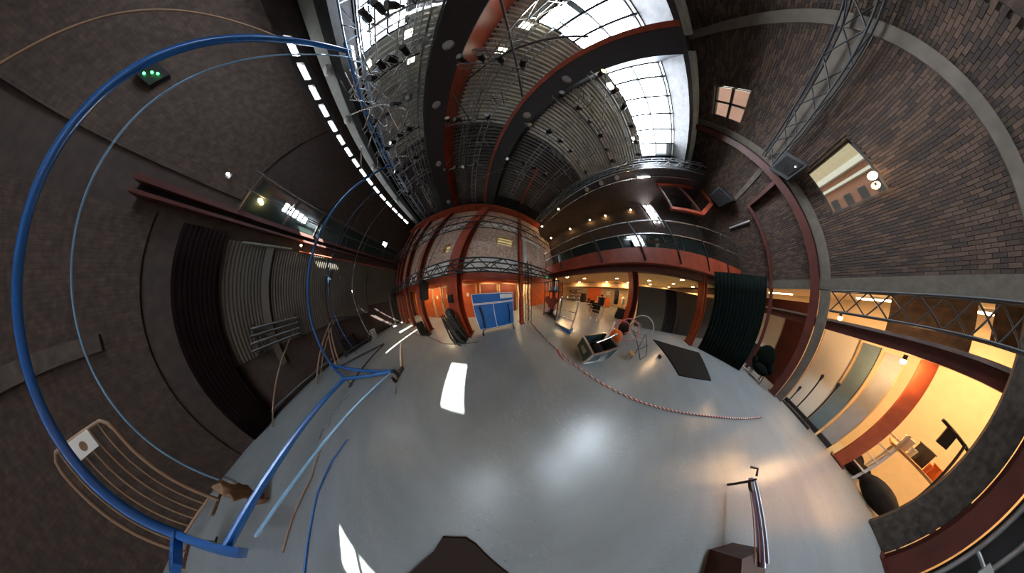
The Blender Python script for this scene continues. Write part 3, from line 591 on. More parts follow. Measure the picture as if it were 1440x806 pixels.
t = thing('equipment_trolley', 'dark framed trolley parked under the left cladding', 'trolley', (-9.4, -1.9, 0))
for dx in (-.25, .25):
    for dy in (-.8, .8):
        obj('post', MB().bar((dx, dy, .1), (dx, dy, 1.6 if dy < 0 else 1.35), .05, .05), BLACK, t, local=True); obj('wheel', MB().cyl((dx-.03, dy, .06), .06, .05, (1, 0, 0), 12), RUBBER, t, local=True)
obj('top_bar', MB().bar((-.25, -.8, 1.6), (-.25, .8, 1.35), .05, .05).bar((.25, -.8, 1.6), (.25, .8, 1.35), .05, .05), BLACK, t, local=True); obj('deck', B(-.28, .28, -.85, .85, .12, .18), BLACK, t, local=True)
obj('dark_crate', B(-.2, .2, -.7, 0, .18, .7), MATTE, t, local=True)
t = thing('metal_bin', 'pale metal bin beside the dark trolley on the left', 'bin', (-9.1, -.7, 0)); obj('body', MB().lathe((0, 0, 0), [(.16, 0), (.19, .5)], 16), STEEL, t, local=True); obj('rim', MB().lathe((0, 0, .5), [(.2, 0), (.2, .03)], 16), CHROME, t, local=True)
t = thing('timber_props', 'pair of short brown timber props leaning by the trolley', 'props', (-9.5, -3.3, 0)); obj('prop', MB().bar((-9.3, -3.4, 0), (-9.8, -3.1, 1.3), .06, .04), TAN, t); obj('prop', MB().bar((-9.3, -3.2, 0), (-9.8, -3.0, 1.25), .06, .04), TAN, t)
obj('skirting_pipe', MB().tube([(-9.9, -6.9, .15), (-9.9, 1.2, .15)], .05, 8), BLACK, label='black pipe running low along the left wall', cat='pipe')

# ================================================================== BLUE AERIAL RIG
P1 = (-7.85, -7.85, .4); P2 = (-7.5, -2.9, .28); A_ = (-8.6, -3.35, .24); B_ = (-5.75, -2.15, .24); C_ = (-3.5, -.45, .2); E_ = (-5.5, -5.5, .4); F2 = (-4.95, -5.03, .4)
t = thing('aerial_rig', 'tall blue tubular aerial rig with two posts at the left', 'rig', (-6, -4, 0))
obj('post', MB().tube([P1, (P1[0], P1[1], 8.0)], .05, 14), BLUE, t); obj('post', MB().tube([P2, (P2[0]-.02, P2[1], 7.95)], .045, 14), BLUE, t)
obj('base_beam', MB().tube([B_, E_], .048, 12), BLUE, t)
obj('base_beam', MB().tube([A_, C_], .05, 10), BLUE, t); obj('base_beam', MB().tube([B_, C_], .045, 10), BLUE, t); obj('base_beam', MB().tube([A_, B_], .05, 10), BLUE, t)
obj('base_beam', MB().bar(P1, F2, .07, .07), BLUE, t); obj('base_beam', MB().bar(P1, (-7.0, -7.4, .4), .09, .09), BLUE, t)
obj('tie_tube', MB().tube([C_, (-5.0, -4.9, .34)], .022, 8), mat('light_blue_paint', (.22, .42, .62), .3, .2), t)
for p in (A_, B_, C_, P1): obj('foot', MB().box(p[0]-.045, p[0]+.045, p[1]-.045, p[1]+.045, 0, .02).cyl((p[0], p[1], .02), .014, p[2]-.02), DARKST, t)
obj('top_beam', MB().tube([(P1[0], P1[1]-.2, 7.93), (P2[0]-.02, P2[1]+.2, 7.93)], .04, 10), BLUE, t)
obj('foot_fitting', MB().box(-3.54, -3.44, -.45, -.36, .02, .2).cyl((-3.5, -.3, .05), .04, .14, (0, 1, 0)), BLACK, t)
pipe('guy_rope', 'pale blue rope hanging from the roof inside the blue rig', 'rope', [(-7.7, -7.55, 8.0), (-8.0, -7.1, .35)], .012, mat('light_blue_paint', (.22, .42, .62)), 6)
pipe('guy_rope', 'thin brown rope slanting down the far left wall', 'rope', [(-9.6, -9.6, 7.9), (-9.9, -12.0, 3.6)], .016, TAN, 6)
pipe('guy_wire', 'thin blue wire hanging beside the nearer blue post', 'wire', [(-7.9, -2.2, 7.9), (-9.0, -2.6, 2.7), (-6.9, -1.6, .3)], .01, BLUE, 6)
pipe('guy_wire', 'thin pale wire hanging from the blue truss to the floor', 'wire', [(-8.0, -1.2, 7.9), (-8.6, -1.3, 2.5), (-5.8, -.5, .2)], .008, STEEL, 6)
pipe('guy_wire', 'thin dark wire dropping to the left floor', 'wire', [(-8.8, -2.4, 8.3), (-9.2, -1.9, 1.2)], .008, BLACK, 6)
pipe('floor_bar', 'dark steel bar lying on the floor between the rig feet', 'bar', [(-8.4, -3.2, .06), (-6.6, -.3, .06)], .035, BLACK, 8)
pipe('floor_bar', 'second dark bar lying across the rig base', 'bar', [(-5.6, -2.2, .06), (-6.5, -.35, .06)], .025, BLACK, 8)
pipe('chain', 'loose pale chain lying along the blue base beam', 'chain', [(-5.5+.06*math.sin(k*1.3)*1.5+.0*k, -2.3-.09*k, .02) for k in range(16)], .012, STEEL, 6)
pipe('floor_cable', 'thin tan cable on the floor inside the blue rig', 'cable', [(-5.2, -3.5, .02), (-5.05, -4.1, .02), (-5.2, -4.8, .02), (-5.2, -5.3, .02)], .012, TAN, 6)
pipe('floor_cable', 'blue cable curving over the floor beside the blue tie tube', 'cable', [(-4.2, -2.6, .015), (-4.5, -3.3, .015), (-4.65, -4.0, .015), (-4.55, -4.8, .015), (-4.5, -5.3, .015)], .012, BLUE, 6)
pipe('floor_tube', 'white tube lying near the front foot of the blue rig', 'tube', [(-5.1, .35, .04), (-3.6, -.2, .04)], .03, WHITE, 8)
t = thing('clamp_chain', 'dark clamp with short chain hanging at the tip of the rig base', 'clamp', (-3.45, -.55, 0)); obj('clamp', B(-3.48, -3.40, -.62, -.54, 0, .14), BLACK, t); obj('chain_links', MB().tube([(-3.4, -.6, .15), (-3.3, -.7, .02), (-3.2, -.72, .02), (-3.15, -.8, .02)], .014, 6), STEEL, t)
# crowd barrier
t = thing('crowd_barrier', 'tubular crowd barrier with white plate standing behind the far blue post', 'barrier', (-8.5, -8.8, 0))
def L(s, z): return (-9.0+.4*0, -8.3-.93*s, z)
fr = [L(0, .02), L(0, 1.5), L(.03, 1.6), L(.1, 1.66), L(.9, 1.66), L(.97, 1.6), L(1, 1.5), L(1, .02)]
obj('frame', MB().tube(fr, .022, 8).tube([L(0, .14), L(1, .14)], .02, 8), TAN, t)
for k in range(1, 7): obj('bar', MB().tube([L(k/7, .14), L(k/7, 1.66)], .012, 6), TAN, t)
obj('foot', MB().box(-9.25, -8.75, -8.35, -8.32, 0, .04), TAN, t); obj('foot', MB().box(-9.25, -8.75, -9.25, -9.22, 0, .04), TAN, t)
obj('sign_plate', B(-8.98, -8.95, -8.88, -8.55, 1.46, 1.66), WHITE, t, label='white sign plate'); obj('sign_mark', MB().cyl((-8.95, -8.72, 1.55), .05, .005, (1, 0, 0)), BROWNCL, t)
t = obj('crumpled_cloth', MB(), None) if False else None
mb = MB(); cx, cy = -6.7, -6.0; pts = []
for j in range(6):
    for k in range(9):
        u, v = k/8, j/5; pts.append((cx-.35+u*.6+.05*math.sin(v*9), cy-.25+u*.45+.06*math.sin(u*14+v*5), .02+v*.55*(1-.5*abs(u-.5))))
mb.add(pts, [(j*9+k, j*9+k+1, (j+1)*9+k+1, (j+1)*9+k) for j in range(5) for k in range(8)], True)
cl = obj('crumpled_cloth', mb, BROWNCL, label='crumpled brown cloth standing on the floor beside the blue rig', cat='cloth'); cl.modifiers.new('s', 'SOLIDIFY').thickness = .03
pipe('coiled_strap', 'grey blue strap laid from the brown cloth to the rope end', 'strap', [(-8.0, -7.05, .3), (-7.6, -6.7, .25), (-7.0, -6.2, .3)], .03, STEEL, 8)
t = thing('green_led_unit', 'small unit with green indicator lights high on the left wall', 'light unit', (-9.9, -9.7, 5.9)); obj('case', B(-9.98, -9.9, -9.85, -9.55, 5.75, 6.05), BLACK, t)
for dy, dz in ((0, 0), (.06, .04), (-.05, -.08)): obj('led', MB().ball((-9.89, -9.7+dy, 5.9+dz), .018, 8, 6), LAMPG, t)

# ================================================================== GALLERY (right)
t = thing('gallery', 'red steel gallery with bright tubular handrails on the right', 'balcony', (XG, -5, 2.86))
obj('deck', B(XG, 7.5, -13.4, 2.55, 2.88, 2.98), DRED, t); obj('fascia', B(XG-.04, XG, -13.4, 2.55, 2.86, 3.5), RED, t); obj('lower_flange', B(XG-.16, XG+.06, -13.4, 2.55, 2.82, 2.86), RED, t)
obj('handrail', MB().tube([(XG-.04, -13.3, 4.8), (XG-.04, 2.4, 4.8)], .035, 10), CHROME, t); obj('mid_rail', MB().tube([(XG-.04, -13.3, 4.12), (XG-.04, 2.4, 4.12)], .026, 10), CHROME, t)
for y in (-13.2, -10.9, -8.3, -5.65, -3.3, -1.1, 1.1, 2.35): obj('post', MB().bar((XG-.07, y, 2.95), (XG-.07, y, 4.82), .06, .045), BLACK if y < -3 else DARKST, t)
t = thing('glazed_screen', 'dark green tinted glazed screen along the back of the gallery', 'glass screen', (5.2, -5, 2.98))
for k in range(8):
    y0 = -13.2+k*1.95; obj('pane', B(5.2, 5.22, y0+.05, y0+1.9, 3.05, 5.3), GLASSG, t); obj('mullion', B(5.15, 5.25, y0-.04, y0+.04, 2.985, 5.3), DARKST, t)
obj('head_rail', B(5.13, 5.27, -13.3, 2.5, 5.3, 5.4), DRED, t)
struct('wall_gallery', B(5.25, 5.4, -13.5, 2.6, 5.4, 7.9), DARKWALL)
struct('wall_gallery_end', B(7.4, 7.5, -13.5, 2.6, 2.98, 5.4), BROWNWALL)
obj('bright_sheet', MB().box(5.05, 5.1, -5.2, -4.3, 4.4, 5.0), mat('foil_sheet', (.7, .72, .72), .25, .8, bump=1.0, scale=12), label='crumpled reflective sheet hung behind the handrail', cat='sheet')
# warm bulbs above gallery
for x, y, z, lab in ((2.75, -.42, 7.4, 'nearest the red brace'), (2.9, 1.5, 7.4, 'closest to the front wall, upper'), (4.6, 1.8, 7.4, 'in the front corner of the gallery ceiling'), (5.0-.1, -.3, 7.35, 'second over the gallery rail'), (5.0, -2.26, 7.4, 'third over the gallery rail'), (5.1, -3.7, 7.4, 'fourth over the gallery rail'), (5.1, -6.1, 7.4, 'last over the gallery rail'), (2.95, -6.8, 7.45, 'under the right roof edge beside the white strip windows')):
    t = thing('warm_lamp', 'small round warm bulb '+lab, 'lamp', (x, y, z), group='warm bulbs above the gallery')
    obj('rod', MB().cyl((0, 0, .1), .012, 7.9-z-.1), BLACK, t, local=True); obj('cap', MB().lathe((0, 0, .04), [(.03, .08), (.06, .02), (.065, 0)], 12), BLACK, t, local=True); obj('bulb', MB().ball((0, 0, 0), .055), LAMPW, t, local=True)
# strip windows / bright vertical strips beyond upper gallery
t = thing('strip_window', 'slanting pair of bright strip windows above the gallery', 'window', (4.9, -8, 5.6))
for k in range(3):
    for (ya, yb, z0, z1) in ((-7.55, -7.35, 6.2, 6.7), (-7.75, -7.55, 6.75, 7.25), (-7.95, -7.75, 7.3, 7.8)): 
        if k < 2: obj('pane', B(5.16, 5.2, ya-k*.45, yb-k*.45, z0, z1), LAMPC, t)
obj('frame', MB().bar((5.1, -7.1, 5.8), (5.1, -7.5, 7.9), .08, .08).bar((5.1, -7.6, 5.8), (5.1, -8.0, 7.9), .06, .06).bar((5.1, -8.1, 5.8), (5.1, -8.5, 7.9), .08, .08), DARKST, t)
pipe('fluorescent_tube', 'short lit tube lamp below the right roof edge', 'lamp', [(3.15, -6.9, 7.86), (3.15, -7.9, 7.86)], .03, LAMPC, 8)
# red framed landing above the gallery
t = thing('red_landing', 'red framed glazed landing projecting above the gallery', 'landing', (4.3, -10, 5.6))
obj('beam', MB().bar((3.6, -7.4, 5.75), (3.6, -10.4, 5.75), .14, .16), RED, t); obj('beam', MB().bar((3.6, -10.4, 5.75), (3.6, -13.3, 6.9), .16, .2), RED, t); obj('beam', MB().bar((3.6, -13.3, 6.9), (3.6, -13.4, 7.8), .16, .16), RED, t)
obj('beam', MB().bar((3.6, -8.6, 7.85), (3.6, -12.4, 7.85), .12, .12), RED, t); obj('post', MB().bar((3.6, -7.5, 5.75), (3.6, -8.6, 7.85), .10, .10), DRED, t); obj('post', MB().bar((3.6, -10.4, 5.75), (3.6, -10.6, 7.85), .1, .1), DRED, t)
obj('pane', MB().prism([(-7.7, 5.85), (-10.3, 5.85), (-10.5, 7.8), (-8.6, 7.8)], 3.66, 3.68, 'x'), GLASS, t); obj('pane', MB().prism([(-10.6, 5.9), (-13.2, 7.0), (-13.3, 7.8), (-10.7, 7.8)], 3.66, 3.68, 'x'), GLASS, t)
t = thing('wall_speaker', 'large black loudspeaker hung on the back wall above the gallery end', 'speaker', (2.9, -13.0, 5.4)); obj('cabinet', MB().prism([(2.5, 6.1), (3.3, 6.35), (3.35, 7.1), (2.6, 6.95)], -13.35, -12.9, 'y'), BLACK, t); obj('grille', MB().prism([(2.56, 6.16), (3.25, 6.4), (3.29, 7.0), (2.66, 6.87)], -12.9, -12.88, 'y'), MATTE, t)
t = thing('wall_speaker', 'black angular loudspeaker beside the square back window', 'speaker', (.45, -13.2, 5.4)); obj('cabinet', MB().prism([(.1, 5.35), (.65, 5.4), (.8, 5.95), (.2, 5.9)], -13.3, -12.95, 'y'), BLACK, t); obj('grille', MB().prism([(.16, 5.42), (.58, 5.46), (.7, 5.88), (.26, 5.83)], -12.95, -12.93, 'y'), MATTE, t)
obj('indicator', MB().ball((.3, -12.92, 5.5), .015, 8, 6), LAMPC, t)
t = thing('wall_lamp', 'glowing orange lamp at the lower corner of the square back window', 'lamp', (-.56, -13.35, 4.62)); obj('bracket', MB().bar((-.56, -13.45, 4.62), (-.56, -13.35, 4.62), .03, .03), BLACK, t); obj('bulb', MB().ball((-.56, -13.3, 4.62), .065), LAMPB, t)
pipe('wall_tube', 'unlit pale tube lamp on the back wall above the gallery end', 'lamp', [(3.5, -13.4, 5.42), (2.45, -13.4, 5.22)], .045, GREY, 8)
obj('beam_rail', MB().bar((.98, -13.35, 5.68), (2.22, -13.35, 5.68), .2, .12), DRED, label='dark red beam resting on the slim back wall column', cat='beam')

struct('wall_under_gallery_end', B(3.4, 10.2, -13.6, -13.45, 0, 3.0), BROWNWALL)
# ---- room under the gallery
struct('ceiling_under_gallery', B(3.9, 10, -13.4, 3.4, 2.78, 2.86), mat('cream_ceiling', (.62, .5, .3), .8))
struct('trim_6', B(3.62, 3.9, -13.4, 2.6, 2.55, 2.86), DRED)
dl = [(6.64, -.23), (6.99, -3.35), (9.4, .4), (9.5, -3.2), (9.5, -6.0), (7.1, -6.83), (9.4, -9.2), (7.07, -10.0), (6.7, -12.6), (9.4, -12.4), (5.2, -8.4), (5.2, 1.2)]
nm_ = ['over the red cabinet', 'behind the gallery column', 'far right front corner', 'above the work table', 'beyond the hoops', 'above the leaning panels', 'far end above the dark panels', 'middle of the far end', 'last before the drape', 'deepest in the corner', 'nearest the orange column', 'near the rack']
for (x, y), l_ in zip(dl, nm_):
    t = thing('downlight', 'round warm ceiling downlight '+l_, 'lamp', (x, y, 2.76), group='downlights under the gallery'); obj('ring', MB().lathe((0, 0, 0), [(.15, 0), (.16, .02)], 20), SKIN, t, local=True); obj('lens', MB().cyl((0, 0, -.006), .12, .006, n=20), LAMPD, t, local=True); lamp_light(t, -.02, 26, (1, .62, .3))
t = thing('red_cabinet', 'flat red cabinet standing at the back of the gallery room', 'cabinet', (9.6, -1.5, 0)); obj('body', B(9.3, 9.95, -2.45, -.75, .05, 2.0), DOOR, t); obj('door', B(9.27, 9.3, -2.42, -1.62, .1, 1.95), DOOR, t); obj('door', B(9.27, 9.3, -1.58, -.78, .1, 1.95), DOOR, t); obj('plinth', B(9.35, 9.9, -2.4, -.8, 0, .05), BLACK, t)
# long cluttered work table with goods on it, running from (9,-1) to (4.5,-1.8)
t = thing('work_table', 'long cluttered work table under the gallery', 'table', (6.6, -1.7, 0), -.22)
obj('table_top', B(-2.1, 2.1, -.35, .35, .72, .76), TIMBER, t, local=True)
for a in (-2, 0, 2):
    for b_ in (-.3, .3): obj('leg', MB().tube([(a, b_, 0), (a, b_, .72)], .02, 6), STEEL, t, local=True)
for k in range(9):
    x = 4.9+k*.42; y = -1.35-(x-6.6)*.22-.33+random.uniform(-.15, .15); c_ = [BLACK, TIMBER, WHITE, ORANGE, GREY, BLACK, TAN, CASE, WHITE][k]
    lab = ['black box', 'wooden box', 'white carton', 'orange bag', 'grey case', 'black amplifier', 'tan parcel', 'dark green box', 'small white carton'][k]
    h_ = random.uniform(.28, .6); t = thing('storage_box', lab+' on the long work table', 'box', (x, y, .76), random.uniform(-.4, .4)); obj('body', B(-.17, .17, -.15, .15, 0, h_), c_, t, local=True); obj('lid', B(-.18, .18, -.16, .16, h_, h_+.03), c_, t, local=True)
# stools / chairs along the table
for k, (x, y, l_) in enumerate(((4.3, -1.0, 'nearest the silver cart'), (5.1, -.95, 'second along the work table'), (6.0, -.8, 'third along the work table'), (7.2, -.6, 'far end of the work table'))):
    t = thing('folding_chair', 'black folding chair '+l_, 'chair', (x, y, 0), 1.4+k*.4, 'folding chairs at the work table')
    obj('seat', B(-.2, .2, -.2, .2, .43, .47), MATTE, t, local=True); obj('backrest', B(-.2, .2, .18, .21, .6, .88), MATTE, t, local=True)
    for dx in (-.18, .18):
        obj('leg', MB().tube([(dx, .22, 0), (dx, -.18, .44)], .012, 6), CHROME, t, local=True); obj('leg', MB().tube([(dx, -.22, 0), (dx, .2, .9)], .012, 6), CHROME, t, local=True)
t = thing('white_bust', 'white torso mannequin standing in the gallery room', 'mannequin', (6.9, -4.0, 0)); obj('stand', MB().cyl((0, 0, 0), .14, .02).cyl((0, 0, .02), .02, .7), BLACK, t, local=True)
obj('torso', MB().lathe((0, 0, .7), [(.12, 0), (.16, .08), (.13, .25), (.17, .45), (.16, .55), (.06, .62), (.05, .68)], 18), WHITE, t, local=True)
t = thing('punch_bag', 'long black punch bag hanging in the gallery room', 'bag', (7.9, -3.8, 1.0)); obj('bag', MB().lathe((7.9, -3.8, .5), [(.05, 0), (.2, .05), (.22, .5), (.2, 1.3), (.05, 1.4)], 18), MATTE, t); obj('strap', MB().tube([(7.9, -3.8, 1.9), (7.9, -3.8, 2.78)], .015), BLACK, t)
obj('upper_shelf', MB().box(9.45, 10.0, -6.5, 2.2, 2.1, 2.16), TIMBER, label='long pale shelf high on the far wall of the gallery room', cat='shelf')
t = thing('metal_shelving', 'pale metal shelving with cartons at the far front of the gallery room', 'shelving', (9.5, .8, 0))
for z in (.3, .8, 1.3, 1.8): obj('shelf', B(9.3, 9.9, .0, 1.8, z, z+.03), STEEL, t)
for y in (0, 1.8):
    for x in (9.3, 9.9): obj('post', MB().bar((x, y, 0), (x, y, 1.9), .03, .03), STEEL, t)
for k in range(6): y = .2+.28*k; z = (.33, .83, 1.33)[k % 3]; tt = obj('carton', B(9.4, 9.75, y, y+.22, z, z+.25), [WHITE, TIMBER, BLACK][k % 3], label=['white carton low', 'brown carton mid', 'black carton high', 'second white carton low', 'second brown carton mid', 'second black carton high'][k]+' on the metal shelving', cat='box')
for k, (x, y, c_, h_, l_) in enumerate(((8.6, -3.1, ORANGE, 1.0, 'orange fabric covered stack far behind the hoops'), (8.9, -5.0, TIMBER, 1.5, 'tall pale wooden crate stack at the far wall'), (7.6, -5.2, BROWNCL, .8, 'brown stack by the white torso'), (9.3, -.2, BLACK, 1.2, 'black upright case beside the red cabinet'), (5.4, -3.1, BLACK, .7, 'black case beyond the gallery column'))):
    t = thing('crate_stack', l_, 'crate', (x, y, 0), .3*k); obj('body', B(-.3, .3, -.25, .25, .04, h_*.6), c_, t, local=True); obj('body', B(-.26, .24, -.22, .22, h_*.6+.01, h_), c_, t, local=True); obj('skid', B(-.28, .28, -.2, -.12, 0, .04).box(-.28, .28, .12, .2, 0, .04), BLACK, t, local=True)
for k, (x, y, l_) in enumerate(((9.92, -3.6, 'left'), (9.92, -4.6, 'middle'), (9.92, -7.0, 'right'))):
    t = thing('wall_poster', 'small pale poster on the far wall of the gallery room, %s one' % l_, 'poster', (x, y, 1.2)); obj('sheet', B(-.01, 0, -.25, .25, 0, .7), [WHITE, GREY, WHITE][k], t, local=True); obj('heading', B(-.015, -.01, -.2, .2, .55, .62), BLACK, t, local=True)
# leaning dark panels
for k, (y0, y1, m_, l_) in enumerate(((-3.9, -6.3, mat('dark_board', (.10, .085, .06), .8, var=.15), 'widest'), (-6.3, -7.4, MATTE, 'narrow black'), (-7.4, -12.6, mat('dark_board2', (.06, .055, .045), .8, var=.15), 'last'))):
    t = thing('scenery_flat', 'tall dark scenery panel leaning under the gallery, %s one' % l_, 'panel', (5.0, (y0+y1)/2, 0))
    obj('board', MB().add([(4.6, y0, 0), (4.6, y1, 0), (5.0, y1, 2.1), (5.0, y0, 2.1), (4.65, y0, 0), (4.65, y1, 0), (5.05, y1, 2.1), (5.05, y0, 2.1)], [(0, 1, 2, 3), (7, 6, 5, 4), (0, 4, 5, 1), (1, 5, 6, 2), (2, 6, 7, 3), (3, 7, 4, 0)]), m_, t)
    obj('edge_batten', MB().bar((4.58, y0, .02), (4.98, y0, 2.1), .05, .04), BLACK, t)
obj('dark_timber_beam', B(3.95, 9.9, -12.9, -12.8, 2.2, 2.35), TIMBER, label='pale timber beam near the ceiling at the far end under the gallery', cat='beam')
# floor mat
obj('floor_mat', MB().prism([(3.45, -4.5), (1.75, -4.62), (1.62, -6.9), (3.0, -8.1)], .0, .03, 'z'), mat('black_mat', (.014, .012, .011), .9, var=.3, scale=20, spec=.1), label='long black rubber mat on the floor before the dark panels', cat='mat')
# ---- cluttered rack with heart board
t = thing('prop_rack', 'cluttered prop rack with a big dark red heart board', 'rack', (2.75, 1.35, 0))
for dx, dy in ((0, 0), (0, .8), (-.5, 0), (-.5, .8)): obj('upright', MB().bar((2.95+dx, .95+dy, .08), (2.95+dx, .95+dy, 2.1), .04, .04), BLACK, t); 
for dx, dy in ((0, 0), (0, .8), (-.5, 0), (-.5, .8)): obj('wheel', MB().cyl((2.93+dx, .95+dy, .05), .05, .04, (1, 0, 0), 12), RUBBER, t)
obj('shelf', B(2.45, 2.95, .95, 1.75, .12, .16), BLACK, t); obj('shelf', B(2.45, 2.95, .95, 1.75, 1.5, 1.53), BLACK, t); obj('top_bar', MB().bar((2.45, .95, 2.08), (2.45, 1.75, 2.08), .04, .04), BLACK, t)
hp = [];
for k in range(28):
    a = 2*PI*k/28; hx = .30*(16*math.sin(a)**3)/16; hz = .30*(13*math.cos(a)-5*math.cos(2*a)-2*math.cos(3*a)-math.cos(4*a))/16; hp.append((1.3+hx*1.15, .98+hz*1.35))
hb = obj('heart_board', MB().prism(hp, 2.36, 2.42, 'x'), mat('heart_red', (.14, .02, .02), .5), t, label='dark red heart shaped board')
for k, (y, z, c_, l_) in enumerate(((1.1, .16, WHITE, 'white crumpled bag'), (1.35, .16, MATTE, 'black bag'), (1.6, .16, mat('lilac_bag', (.35, .28, .4), .8), 'lilac bag'), (1.2, 1.53, mat('teal_bag', (.1, .3, .4), .8), 'teal bundle'), (1.5, 1.53, GREY, 'grey bundle'))):
    mb = MB().ball((0, 0, .16), .17, 12, 8, (1, .8, .95)); mb.v = [(x+random.uniform(-.015, .015), yy+random.uniform(-.015, .015), max(0, zz_+random.uniform(-.015, .015))) for x, yy, zz_ in mb.v]
    t = obj('bag', mb, c_, label='%s on the prop rack %s shelf' % (l_, 'lower' if z < 1 else 'upper'), cat='bag'); t.location = (2.7, y, z)
for k in range(7):
    y = 1.0+k*.11; pipe('hanging_strip', 'pale hanging strip on the prop rack, %s from the silver cart' % ['first', 'second', 'third', 'fourth', 'fifth', 'sixth', 'seventh'][k], 'strip', [(2.43, y, 2.06), (2.43, y+.02, 1.62)], .02, [STEEL, WHITE, BGREY][k % 3], 6, 'strips hanging from the prop rack')
obj('blue_floor_pad', MB().prism([(2.0, .05), (2.35, .0), (2.5, .45), (2.1, .5)], 0, .08, 'z'), mat('blue_pad', (.03, .16, .4), .7), label='small blue pad on the floor under the silver cart', cat='pad')
# exit sign
t = thing('exit_sign', 'small green exit sign at the gallery corner', 'sign', (3.55, 2.35, 2.7)); obj('housing', B(3.35, 3.65, 2.3, 2.36, 2.6, 2.78), WHITE, t); obj('face', B(3.37, 3.63, 2.29, 2.3, 2.62, 2.76), EXITG, t)
# silver cart (A frame trolley)
t = thing('silver_cart', 'silver tubular push cart with rounded handle frames', 'cart', (2.35, .45, 0))
for y in (.1, .8): obj('hoop_frame', MB().tube([(2.1, y, .12), (2.3, y, 1.15), (2.36, y, 1.25), (2.5, y, 1.3), (2.62, y, 1.24), (2.66, y, 1.12), (2.6, y, .12)], .02, 8), CHROME, t)
obj('platform', B(2.08, 2.64, .1, .8, .1, .14), STEEL, t); obj('cross_bar', MB().tube([(2.24, .1, .8), (2.24, .8, .8)], .018), CHROME, t); obj('cross_bar', MB().tube([(2.18, .1, .5), (2.18, .8, .5)], .018), CHROME, t); obj('cross_bar', MB().tube([(2.5, .1, 1.3), (2.5, .8, 1.3)], .018), CHROME, t)
for x in (2.15, 2.58):
    for y in (.12, .78): obj('wheel', MB().cyl((x, y-.015, .05), .05, .03, (0, 1, 0), 12), RUBBER, t)
# flight case trolley
t = thing('flight_case', 'open dark flight case with aluminium edges near the rope', 'case', (1.6, -.82, 0), -.95)
obj('body', B(-.42, .42, -.27, .27, .1, .14).box(-.42, .42, -.27, -.25, .14, .5).box(-.42, .42, .25, .27, .14, .5).box(-.42, -.4, -.25, .25, .14, .5).box(.4, .42, -.25, .25, .14, .5), CASE, t, local=True)
e = MB()
for x in (-.42, .42):
    for y in (-.27, .27): e.bar((x, y, .1), (x, y, .52), .035, .035)
for z in (.11, .51):
    for y in (-.27, .27): e.bar((-.43, y, z), (.43, y, z), .035, .035)
    for x in (-.42, .42): e.bar((x, -.27, z), (x, .27, z), .035, .035)
obj('edging', e, CHROME, t, local=True); obj('handle', B(-.45, -.42, -.1, .1, .26, .36), STEEL, t, local=True); obj('handle_plate', B(-.12, .12, -.295, -.27, .24, .38), STEEL, t, local=True)
for x in (-.34, .34):
    for y in (-.2, .2): obj('wheel', MB().cyl((x-.02, y, .05), .05, .04, (1, 0, 0), 12), RUBBER, t, local=True)
pipe('loose_tube', 'white tube sticking out of the flight case', 'tube', [(1.72, -.92, .48), (2.2, -1.2, .85)], .03, WHITE, 8); pipe('loose_tube', 'silver tube lying slanted in the flight case', 'tube', [(1.5, -.68, .52), (1.95, -1.3, .66)], .025, CHROME, 8)
obj('folded_fabric', MB().ball((1.58, -.80, .30), .19, 14, 8, (1.0, 1.0, .6)), MATTE, label='dark folded fabric filling the flight case', cat='fabric')
# taped hoops on a folding stand
ring((2.85, -2.25, .44), .42, .022, (.85, -.5, .15), PINK, 'taped_hoop', 'large pink taped hoop leaning beside the flight case')
ring((3.05, -2.05, .42), .36, .02, (.7, -.4, .5), PINK, 'taped_hoop', 'smaller pink taped hoop tilted behind the first')
ring((3.1, -3.05, .50), .48, .022, (.75, -.6, .15), WHITE, 'taped_hoop', 'large pale taped hoop standing farther along by the column')
ring((3.05, -2.72, .52), .2, .018, (.8, -.5, .1), mat('olive_tape', (.35, .33, .12), .6), 'taped_hoop', 'small olive hoop hooked between the large hoops')
mb = MB().ball((0, 0, .22), .26, 14, 8, (1, .9, .85)); mb.v = [(x+random.uniform(-.02, .02), y+random.uniform(-.02, .02), max(.0, z)) for x, y, z in mb.v]
o = obj('orange_bag', mb, ORANGE, label='orange red bag on the floor inside the pink hoops', cat='bag'); o.location = (2.62, -1.75, 0)
mb = MB().ball((0, 0, .25), .27, 14, 8, (1, .9, .9)); o = obj('dark_drum', mb, MATTE, label='round dark bag inside the larger pink hoop', cat='bag'); o.location = (3.3, -2.35, 0)
t = thing('folding_stand', 'black folding stand lying open on the floor below the hoops', 'stand', (2.4, -3.0, 0))
for a, b_ in (((2.0, -2.35, .02), (3.0, -3.3, .35)), ((2.05, -2.75, .02), (3.1, -2.7, .38)), ((2.3, -3.2, .02), (3.05, -3.4, .36)), ((2.05, -2.75, .02), (2.3, -3.2, .02)), ((2.3, -2.6, .12), (2.6, -3.3, .2))): obj('rod', MB().tube([a, b_], .012, 6), BLACK, t)
t = thing('small_stool', 'small pale stool on the floor near the flight case', 'stool', (1.95, -2.15, 0)); obj('seat', MB().lathe((0, 0, .2), [(.10, 0), (.11, .02), (.10, .04)], 16), TIMBER, t, local=True)
for k in range(3): obj('leg', MB().tube([(.09*math.cos(k*2.1), .09*math.sin(k*2.1), 0), (.06*math.cos(k*2.1), .06*math.sin(k*2.1), .2)], .012), TIMBER, t, local=True)
t = thing('work_light', 'tiny dark work light lying near the black mat', 'lamp', (2.35, -3.95, 0)); obj('body', B(-.05, .05, -.04, .04, 0, .1), BLACK, t, local=True); obj('lens', B(-.04, .04, -.045, -.04, .02, .08), CHROME, t, local=True)

